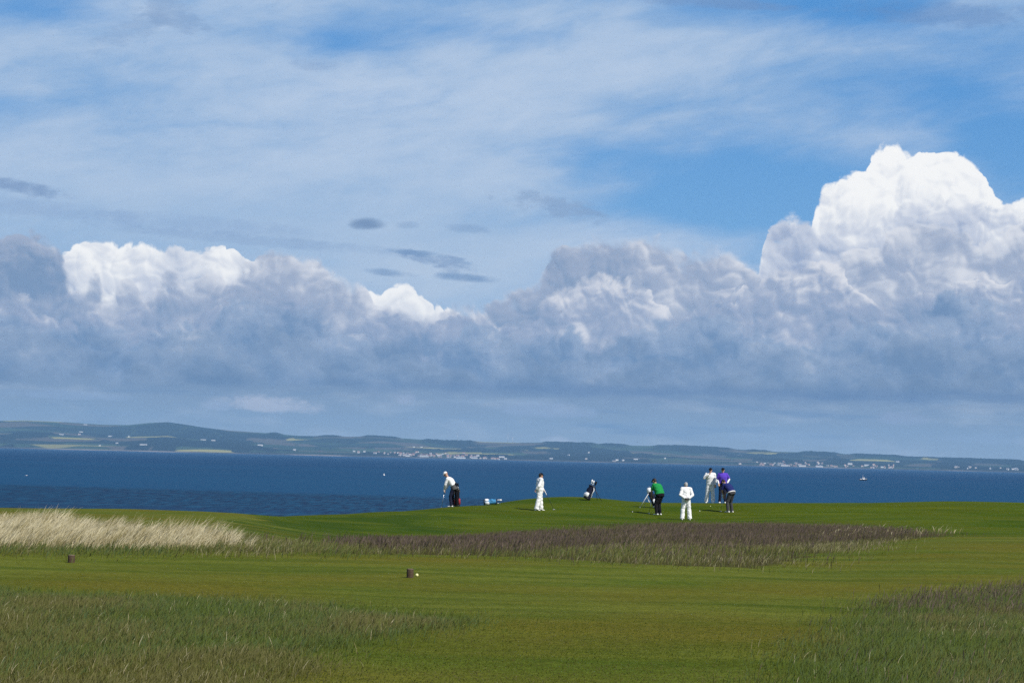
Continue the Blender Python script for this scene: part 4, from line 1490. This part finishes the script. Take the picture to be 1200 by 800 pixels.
    # 5 caddie facing, hand at his chin
    p5 = person('caddie in white overalls facing forward, hand at chin and dark strap across his chest', at(832, 587.3), 172, {
        'elR': (0.30, 0.12, 1.24), 'haR': (0.06, 0.20, 1.44), 'gripR': (0.0, 0.16, 1.55), 'elL': (-0.24, -0.02, 1.14), 'haL': (-0.25, 0.06, 0.90),
        'anR': (0.18, -0.02, 0.09), 'anL': (-0.16, 0.0, 0.09), 'knR': (0.14, 0.03, 0.5), 'knL': (-0.13, 0.03, 0.5)},
        1.80, overall=True, cap='dark_cloth', hair='hair', strap='dark_cloth', group=crew, seed=6, bulk=1.12)
    # 6 purple polo
    person('golfer in a purple polo shirt and dark trousers standing beside the caddie with the strap', at(846.5, 587.2), 176, {
        'elL': (-0.33, -0.03, 1.20), 'haL': (-0.22, 0.13, 0.99), 'elR': (0.26, 0.0, 1.15), 'haR': (0.20, 0.16, 0.95), 'anL': (-0.14, 0.02, 0.09), 'anR': (0.13, 0.0, 0.09), 'hipR': (0.1, 0, 0.92)},
        1.80, 'purple_cloth', 'ink_cloth', sleeves='under', cap='dark_cloth', emblem=True, group=crew, seed=7, bulk=1.2)
    # 7 navy shirt, bending
    P = putting(0.62, 0, 0.76, 0.36)
    p = person('golfer in dark blue shirt and grey trousers bending in front of the purple shirt', at(854.5, 600.2), 46, P, 1.80, 'navy_cloth', 'slate_cloth', sleeves='short', cap='ink_cloth', hair='hair', belt='leather', gloves={'L': 'leather'}, group=crew, seed=8, bulk=1.22)
    h = on_ground(*world(p, (0.0, 0.52, 0))[:2])
    putter('putter of the bending golfer in the dark blue shirt', h, world(p, (0, 0.35, 0.88)), (1, 0.6))


build_people()


# ---------------------------------------------------------------- golf bags
def golf_bag(label, loc, rz, tilt, main, panel, trim, clubs, legs=True, hood=None, length=0.88, group=None, roll=0.0, girth=1.0, poke=0.14, strap_m=None):
    """A bag whose foot is at loc, leaning over by tilt degrees towards its own +Y."""
    t = thing('golf_bag', label, 'golf bag', loc, rz, group)
    A = Matrix.Rotation(R_(-tilt), 3, 'X') @ Matrix.Rotation(R_(roll), 3, 'Z')
    lift = Vector((0, 0, 0.12 * girth * math.sin(R_(tilt)) + 0.005))

    def q(x, y, z):
        return A @ Vector((x * girth, y * girth, z)) + lift
    ax, ay = A @ Vector((1, 0, 0)), A @ Vector((0, 1, 0))
    g_ = girth
    bm = bmesh.new()
    loft(bm, [(q(0, 0, z * length), ax, ay, a * g_, b * g_) for z, a, b in ((0.0, 0.10, 0.095), (0.02, 0.118, 0.108), (0.14, 0.122, 0.112), (0.30, 0.110, 0.105), (0.62, 0.104, 0.100), (0.90, 0.112, 0.106), (0.97, 0.120, 0.112))], 18)
    solid('bag_body', bm, M[main], t)
    bm = bmesh.new()
    loft(bm, [(q(0, 0, z * length), ax, ay, a * g_, b * g_) for z, a, b in ((0.955, 0.122, 0.114), (0.965, 0.130, 0.122), (1.0, 0.130, 0.122), (1.01, 0.120, 0.110))], 18)
    solid('bag_collar', bm, M[trim], t)
    bm = bmesh.new()
    loft(bm, [(q(0, 0, z * length), ax, ay, a * g_, b * g_) for z, a, b in ((-0.012, 0.116, 0.106), (0.0, 0.125, 0.115), (0.055, 0.126, 0.116), (0.065, 0.120, 0.11))], 18)
    solid('bag_base', bm, M[trim], t)
    for s, z0, z1, mt in ((1, 0.10, 0.42, panel), (-1, 0.10, 0.46, panel)):
        bm = bmesh.new()
        loft(bm, [(q(s * 0.105, 0.0, z * length), ax, ay, a * g_, b * g_) for z, a, b in ((z0, 0.020, 0.05), (z0 + 0.02, 0.045, 0.075), (z1 - 0.03, 0.036, 0.070), (z1, 0.016, 0.045))], 14)
        solid('side_pocket', bm, M[mt], t)
    bm = bmesh.new()
    loft(bm, [(q(0, -0.10, z * length), ax, ay, a * g_, b * g_) for z, a, b in ((0.08, 0.05, 0.022), (0.11, 0.085, 0.05), (0.34, 0.08, 0.042), (0.37, 0.05, 0.018))], 14)
    solid('front_pocket', bm, M[panel], t)
    bm = bmesh.new()
    loft(bm, [(q(0, -0.098, z * length), ax, ay, a * g_, b * g_) for z, a, b in ((0.52, 0.045, 0.016), (0.54, 0.070, 0.032), (0.74, 0.066, 0.028), (0.77, 0.04, 0.012))], 14)
    solid('small_pocket', bm, M[main if panel != main else trim], t)
    bm = bmesh.new()
    tube(bm, [q(0.06, 0.105, 0.92 * length), q(0.085, 0.17, 0.72 * length), q(0.07, 0.16, 0.45 * length), q(0.03, 0.108, 0.30 * length)], [0.016, 0.024, 0.024, 0.015], 8)
    solid('strap', bm, M[strap_m or trim], t)
    if legs:
        for s in (-1, 1):
            a = q(s * 0.06, 0.11, 0.90 * length)
            gx = math.sin(R_(tilt)) * length
            b = Vector((s * 0.30, gx * 0.9 + 0.42, 0.008))
            wpt = t.matrix_basis @ b
            b.z = float(ground_z(wpt.x, wpt.y)) - t.location.z + 0.01
            bm = bmesh.new()
            tube(bm, [a, b], [0.013, 0.011], 8)
            ball(bm, b, 0.016)
            solid('stand_leg', bm, M[legs if isinstance(legs, str) else 'black'], t)
    if hood:
        bm = bmesh.new()
        loft(bm, [(q(0, 0, z * length), ax, ay, a * g_, b * g_) for z, a, b in ((0.99, 0.124, 0.116), (1.06, 0.128, 0.118), (1.16, 0.105, 0.100), (1.24, 0.06, 0.06))], 16)
        solid('hood', bm, M[hood], t)
    r = random.Random(len(label))
    for i, c in enumerate(clubs):
        a = 2 * math.pi * i / len(clubs) + 0.4
        x, y = 0.066 * math.cos(a), 0.062 * math.sin(a)
        z1 = length + poke + 0.12 * r.random() + (0.08 if c != 'iron' else 0)
        cl = bmesh.new()
        tube(cl, [q(x, y, length * 0.92), q(x * 1.25, y * 1.25, z1)], [0.0065, 0.0055], 8)
        cl = solid('club', cl, M['steel'], t)
        hb = bmesh.new()
        if c == 'iron':
            loft(hb, [(q(x * 1.25, y * 1.25, z1 - 0.01), ax, ay, 0.010, 0.010), (q(x * 1.25 + 0.02, y * 1.25, z1 + 0.03), ax, ay, 0.026, 0.010), (q(x * 1.25 + 0.045, y * 1.25, z1 + 0.05), ax, ay, 0.022, 0.008)], 10)
            solid('club_head', hb, M['steel'], cl)
        else:
            ball(hb, q(x * 1.25 + 0.02, y * 1.25, z1 + 0.03), (0.045, 0.045, 0.075), (A.to_quaternion()))
            tube(hb, [q(x * 1.2, y * 1.2, z1 - 0.12), q(x * 1.25, y * 1.25, z1 + 0.0)], [0.022, 0.028], 10)
            fused('head_cover', hb, M[c], cl, 0.008)
    return t


def build_bags():
    grp = 'golf bags around the green'
    golf_bag('dark upright golf bag with red and white pockets behind the golfer in the white cap', at(536, 590.4), 160, 8, 'dark_cloth', 'bag_red', 'black', ['dark_cloth', 'dark_cloth', 'iron', 'dark_cloth', 'iron'], legs=False, group=grp, length=0.80, girth=1.1, poke=0.08)
    golf_bag('blue and white golf bag lying on its side on the green', at(567.0, 587.2), -86, 86, 'bag_blue', 'bag_white', 'black', ['iron', 'iron', 'bag_white'], legs=False, group=grp, length=0.62, roll=30, girth=1.15, poke=0.02)
    golf_bag('navy and white stand bag propped on its legs on the far mound', at(687.5, 586.0), -72, 25, 'ink_cloth', 'bag_white', 'black', ['bag_white', 'dark_cloth', 'dark_cloth', 'iron', 'iron', 'bag_white'], legs='black', group=grp, length=0.70, roll=-50, girth=1.55, poke=0.03, strap_m='bag_white')
    golf_bag('dark stand bag with a white hood half hidden behind the golfer in green', at(768.5, 595.0), 66, 24, 'ink_cloth', 'bag_white', 'bag_white', ['iron', 'iron'], legs='bag_white', hood='bag_white', group=grp, length=0.80, roll=40, girth=1.2)


build_bags()


# ---------------------------------------------------------------- small things on the turf
def golf_ball(loc, label, m='golf_ball', r=0.0215):
    bm = bmesh.new()
    bmesh.ops.create_icosphere(bm, subdivisions=4, radius=r)
    # dimples
    pts = []
    ga = math.pi * (3 - math.sqrt(5))
    for i in range(160):
        z = 1 - 2 * (i + 0.5) / 160
        q = math.sqrt(1 - z * z)
        pts.append(Vector((q * math.cos(ga * i), q * math.sin(ga * i), z)))
    for v in bm.verts:
        n = v.co.normalized()
        d = max(n.dot(p) for p in pts)
        v.co = n * (r - 0.0006 * (1 if d > 0.9945 else 0))
    o = solid('golf_ball', bm, M[m])
    o.location = loc + Vector((0, 0, r))
    return tag(o, label, 'golf ball', 'golf balls on the turf')


golf_ball(at(741.2, 600.0), 'white golf ball on the green left of the golfer in green')
golf_ball(at(820.0, 599.0), 'white golf ball on the green right of the caddie seen from behind')
golf_ball(at(832.5, 593.4), 'yellowish golf ball on the green in front of the caddie with the strap', 'yellow_ball')
golf_ball(at(488.5, 675.4), 'pale yellow golf ball beside the wooden tee marker in the middle', 'yellow_ball')


def tee_marker(loc, label, rz, r, h):
    t = thing('tee_marker', label, 'tee marker', loc, rz, 'wooden tee markers')
    wood = mat('weathered_wood', (0.075, 0.050, 0.032), 0.85, 0.2, 0.35, 60)
    end = mat('cut_wood', (0.20, 0.155, 0.11), 0.9, 0.2, 0.25, 80)
    bm = bmesh.new()
    n = 20
    rings = []
    for z, f in ((-0.03, 1.0), (0.0, 1.0), (h * 0.5, 0.985), (h * 0.94, 0.97), (h * 0.97, 0.94)):
        rings.append([Vector((math.cos(2 * math.pi * i / n) * r * f * (1 + 0.03 * math.sin(i * 2.3)), math.sin(2 * math.pi * i / n) * r * f * (1 + 0.03 * math.cos(i * 3.1)), z)) for i in range(n)])
    ring_tube(bm, rings)
    solid('post', bm, wood, t)
    bm = bmesh.new()
    rings = [[Vector((math.cos(2 * math.pi * i / n) * r * f, math.sin(2 * math.pi * i / n) * r * f, z)) for i in range(n)] for z, f in ((h * 0.965, 0.93), (h * 0.995, 0.90), (h, 0.80))]
    ring_tube(bm, rings)
    solid('cut_top', bm, end, t)
    return t


tee_marker(at(83.5, 658.8), 'short round wooden tee marker at the left in front of the bleached grass', 20, 0.050, 0.108)
tee_marker(at(480.5, 676.6), 'short round wooden tee marker with a pale ball beside it', 70, 0.046, 0.118)


# ---------------------------------------------------------------- on the water and in the air
def sea_point(px, py):
    r = ray(px, py)
    k = -EYE_Z / r.z
    return Vector((r.x * k, r.y * k, 0.0))


def build_boat():
    p = sea_point(1011.5, 562.6)
    t = thing('fishing_boat', 'small fishing boat with a dark hull and white wheelhouse out on the sea', 'boat', p, 8)
    hull = mat('boat_hull', (0.018, 0.022, 0.035), 0.4, 0.4, 0.15)
    white = mat('boat_white', (0.80, 0.80, 0.80), 0.4, 0.4, 0.03)
    glass = mat('cabin_glass', (0.02, 0.03, 0.04), 0.1, 0.6, 0.1)
    bm = bmesh.new()
    rows = []
    for x, w, z0, z1 in ((-3.6, 0.95, -0.1, 0.95), (-2.5, 1.15, -0.35, 0.95), (0, 1.3, -0.45, 0.98), (2.0, 1.05, -0.4, 1.15), (3.2, 0.5, -0.2, 1.38), (3.8, 0.05, 0.5, 1.55)):
        rows.append([Vector((x, w, z1)), Vector((x, w * 0.85, z0 * 0.3 + z1 * 0.3)), Vector((x, w * 0.3, z0)), Vector((x, -w * 0.3, z0)), Vector((x, -w * 0.85, z0 * 0.3 + z1 * 0.3)), Vector((x, -w, z1))])
    ring_tube(bm, rows)
    solid('hull', bm, hull, t, False)
    bm = bmesh.new()
    rows = [[Vector((x, s * w, z + dz)) for s, dz in ((1, 0), (1, 0.09), (-1, 0.09), (-1, 0))] for x, w, z in ((-3.62, 0.98, 0.93), (0, 1.33, 0.96), (2.0, 1.08, 1.13), (3.2, 0.54, 1.36), (3.85, 0.08, 1.53))]
    ring_tube(bm, rows)
    solid('gunwale', bm, white, t, False)
    bm = bmesh.new()
    box(bm, (0.3, 0, 1.85), (1.9, 1.7, 1.7))
    cab = solid('wheelhouse', bm, white, t, False, 0.06)
    bm = bmesh.new()
    box(bm, (0.3, 0, 2.76), (2.2, 1.9, 0.10))
    solid('wheelhouse_roof', bm, white, cab, False, 0.03)
    for c, s in (((1.26, 0, 2.2), (0.03, 1.2, 0.55)), ((0.3, 0.86, 2.2), (1.2, 0.03, 0.55)), ((0.3, -0.86, 2.2), (1.2, 0.03, 0.55))):
        bm = bmesh.new()
        box(bm, c, s)
        solid('window', bm, glass, cab, False)
    bm = bmesh.new()
    tube(bm, [(-0.3, 0, 2.8), (-0.3, 0, 5.0)], [0.07, 0.04], 8)
    solid('mast', bm, white, t)
    bm = bmesh.new()
    box(bm, (-2.2, 0, 1.2), (1.0, 1.2, 0.5))
    solid('fish_box', bm, white, t, False, 0.03)


build_boat()


def build_sea_bits():
    # net float
    red = mat('float_white', (0.8, 0.8, 0.78), 0.4, 0.4, 0.05)
    p = sea_point(450, 557)
    t = thing('buoy', 'white round buoy floating on the sea below the far town', 'buoy', p)
    bm = bmesh.new()
    ball(bm, (0, 0, 0.35), (0.55, 0.55, 0.50))
    solid('float', bm, red, t)
    bm = bmesh.new()
    tube(bm, [(0, 0, 0.8), (0, 0, 1.25)], [0.06, 0.05], 8)
    ball(bm, (0, 0, 1.25), 0.14)
    solid('top_mark', bm, red, t)

    def bird(px, py, d, label, rz, m, dark, span):
        r = ray(px, py)
        t = thing('seagull', label, 'seagull', Vector((r.x, r.y, r.z)) * (d / r.y) + Vector((0, 0, EYE_Z)), rz, 'seabirds in flight')
        s = span / 1.4
        bm = bmesh.new()
        ring = []
        for y, w, h in ((-0.30, 0.015, 0.012), (-0.22, 0.05, 0.03), (-0.05, 0.075, 0.075), (0.10, 0.07, 0.07), (0.20, 0.045, 0.05), (0.27, 0.05, 0.052), (0.33, 0.03, 0.03), (0.40, 0.006, 0.006)):
            ring.append((Vector((0, y * s, 0)), (1, 0, 0), (0, 0, 1), w * s, h * s))
        loft(bm, ring, 12)
        for sg in (-1, 1):
            rows = []
            for x, y, z, c in ((0.03, 0.06, 0.02, 0.13), (0.25, 0.10, 0.14, 0.12), (0.42, 0.07, 0.17, 0.095), (0.60, -0.02, 0.12, 0.06), (0.72, -0.10, 0.07, 0.012)):
                rows.append((Vector((sg * x * s, y * s, z * s)), (0, 1, 0), (0, 0, 1), c * s, 0.012 * s))
            loft(bm, rows, 10)
        fused('body', bm, m, t, 0.012 * s)
        for sg in (-1, 1):
            bm = bmesh.new()
            loft(bm, [(Vector((sg * x * s, y * s, (z + 0.001) * s)), (0, 1, 0), (0, 0, 1), c * s, 0.016 * s) for x, y, z, c in ((0.62, -0.03, 0.113, 0.055), (0.735, -0.105, 0.065, 0.012))], 8)
            solid('wing_tip', bm, dark, t)
    white = mat('gull_white', (0.8, 0.8, 0.8), 0.8, 0.2, 0.05)
    dark = mat('gull_dark', (0.05, 0.05, 0.055), 0.8, 0.2, 0.1)
    bird(31, 557, 620, 'white seagull flying low over the sea at the far left', 60, white, dark, 1.45)
    bird(747, 518, 700, 'small dark seabird in the sky above the far hills', -50, dark, dark, 0.8)


build_sea_bits()


# ---------------------------------------------------------------- buildings across the water
def far_at(px, py):
    r = ray(px, py)
    d = np.arange(D0, D1 + 300, 10.0)
    X, Z = r.x / r.y * d, EYE_Z + r.z / r.y * d
    g = far_z(X, d)
    k = np.argmax(g >= Z) if np.any(g >= Z) else np.argmax(g - Z)
    return Vector((X[k], d[k], float(g[k])))


def build_far_houses():
    walls = [mat('house_white', (0.64, 0.63, 0.60), 0.8, 0.2, 0.05), mat('house_cream', (0.52, 0.45, 0.38), 0.8, 0.2, 0.05), mat('house_stone', (0.36, 0.28, 0.24), 0.85, 0.2, 0.1)]
    roofs = [mat('roof_tile', (0.26, 0.09, 0.055), 0.85, 0.2, 0.15), mat('roof_slate', (0.10, 0.10, 0.12), 0.7, 0.3, 0.1)]
    protos = {}

    def house_mesh(w, d, h, wi, ri):
        key = (w, d, h, wi, ri)
        if key not in protos:
            bm = bmesh.new()
            x, y = w / 2, d / 2
            rh = d * 0.32
            pts = [(-x, -y, -4), (x, -y, -4), (x, y, -4), (-x, y, -4), (-x, -y, h), (x, -y, h), (x, y, h), (-x, y, h), (-x, 0, h + rh), (x, 0, h + rh)]
            v = [bm.verts.new(q) for q in pts]
            for f, mi in (((0, 1, 5, 4), 0), ((1, 2, 6, 9, 5), 0), ((2, 3, 7, 6), 0), ((3, 0, 4, 8, 7), 0), ((4, 5, 9, 8), 1), ((6, 7, 8, 9), 1), ((3, 2, 1, 0), 0)):
                bm.faces.new([v[i] for i in f]).material_index = mi
            # chimney on one gable
            if w < 20:
                bmesh.ops.create_cube(bm, size=1.0, matrix=Matrix.Translation((x * 0.8, 0, h + rh + 0.4)) @ Matrix.Diagonal((1.2, 1.0, 1.8, 1)))
            me = bpy.data.meshes.new('far_house')
            bm.to_mesh(me)
            bm.free()
            me.materials.append(walls[wi])
            me.materials.append(roofs[ri])
            protos[key] = me
        return protos[key]

    def put(name, px, py, dims, wi, ri, rz, label, cat, group):
        p = far_at(px, py)
        o = link(bpy.data.objects.new(name, house_mesh(*dims, wi, ri)))
        o.location = p
        o.rotation_euler = (0, 0, R_(rz))
        tag(o, label, cat, group)

    r = random.Random(5)
    sizes = [(11, 8, 6), (14, 9, 6.5), (17, 9, 7), (22, 10, 8), (10, 8, 5)]
    # the town in the middle of the far shore
    lab, grp = 'small pale house in the shoreline town across the water in the middle', 'houses of the middle town'
    for i in range(110):
        px = min(max(r.gauss(512, 42), 420), 592)
        y0 = 531.0 + (px - 410) * 0.0385
        py = y0 - abs(r.gauss(0, 2.0)) * (1.0 if px < 560 else 0.4) - 0.2 + 0.9 * (px > 440)
        wi = 0 if r.random() < 0.5 else (1 if r.random() < 0.5 else 2)
        put('far_house', px, py, r.choice(sizes), wi, 0 if r.random() < 0.65 else 1, r.uniform(-35, 35), lab, 'house', grp)
    for px, py, w in ((497, 535.2, 62), (540, 537.1, 66), (556, 537.2, 44), (588, 536.0, 40), (478, 534.6, 30), (415, 529.2, 18), (427, 529.6, 16)):
        put('far_terrace', px, py, (w, 12, 8), 0, 1, r.uniform(-4, 4), 'long white terrace on the seafront of the middle far town', 'terrace', 'white terraces of the middle town')
    # the town at the right
    lab, grp = 'small pale house in the shoreline town across the water at the right', 'houses of the right town'
    for i in range(70):
        px = r.uniform(890, 1050)
        y0 = 546.0 + (px - 900) * 0.024
        py = y0 - abs(r.gauss(0, 2.2)) - 0.3
        wi = 0 if r.random() < 0.42 else (1 if r.random() < 0.5 else 2)
        put('far_house', px, py, r.choice(sizes), wi, 0 if r.random() < 0.7 else 1, r.uniform(-35, 35), lab, 'house', grp)
    for px, py, w in ((920, 545.9, 60), (940, 546.4, 48), (996, 544.2, 34), (1016, 545.6, 40), (1052, 541.4, 26), (960, 547.0, 50)):
        put('far_terrace', px, py, (w, 12, 8), 0, 1, r.uniform(-4, 4), 'long white terrace in the far town at the right', 'terrace', 'white terraces of the right town')
    for i in range(18):
        px = r.uniform(1120, 1200)
        put('far_house', px, 549.5 + (px - 1130) * 0.02 - abs(r.gauss(0, 1.6)), r.choice(sizes), 0 if r.random() < 0.5 else 1, 1, r.uniform(-35, 35), 'small pale house scattered on the far slope at the right edge', 'house', 'houses at the right edge of the far shore')
    for i in range(8):
        px = r.uniform(610, 890)
        put('far_house', px, 538.0 + (px - 600) * 0.024 - abs(r.gauss(0, 3)), r.choice(sizes), 0 if r.random() < 0.4 else 1, 1, r.uniform(-35, 35), 'lone pale house on the far slope between the two towns', 'house', 'scattered houses between the towns')
    # farms and sheds on the hills at the left
    for px, py, w in ((72, 509.4, 50), (95, 506.4, 44), (93, 509.6, 30), (130, 511.4, 66), (137, 519.6, 26), (168, 521.3, 72), (151, 512.0, 18), (117, 522.5, 20), (238, 515.6, 60), (250, 516.4, 44),
                      (305, 521.9, 56), (345, 527.4, 26), (485, 524.0, 24), (494, 524.2, 26), (646, 537.8, 34), (745, 538.6, 44), (690, 530.6, 20), (100, 497.8, 44)):
        put('farm_shed', px, py, (w * 0.7, 12, 6.5), 0, 0 if px == 93 else 1, r.uniform(-6, 6), 'long pale farm shed on the far hillside', 'shed', 'farm sheds on the far hills')
    # wind turbines on the skyline
    white = mat('turbine_white', (0.45, 0.47, 0.50), 0.6, 0.3, 0.03)
    for px, h, ph in ((595, 72, 12), (600.5, 50, 70), (536, 70, 40)):
        p = far_at(px, 516.8 if px < 560 else 518.8)
        t = thing('wind_turbine', 'pale wind turbine on the skyline above the middle town', 'wind turbine', p, 0, 'wind turbines on the skyline')
        bm = bmesh.new()
        tube(bm, [(0, 0, -6), (0, 0, h)], [2.4, 1.4], 10)
        solid('tower', bm, white, t)
        bm = bmesh.new()
        box(bm, (0, 0.4, h + 0.8), (2.6, 6.0, 2.6))
        solid('nacelle', bm, white, t, False, 0.3)
        for k in range(3):
            a = R_(ph + 120 * k)
            d = Vector((math.sin(a), 0, math.cos(a)))
            sd = Vector((math.cos(a), 0, -math.sin(a)))
            c = Vector((0, -3.2, h + 0.8))
            bm = bmesh.new()
            loft(bm, [(c + d * (h * 0.42 * f), sd, (0, 1, 0), w, 0.35) for f, w in ((0.0, 0.7), (0.2, 1.3), (0.7, 0.8), (1.0, 0.25))], 8)
            solid('blade', bm, white, t)


build_far_houses()
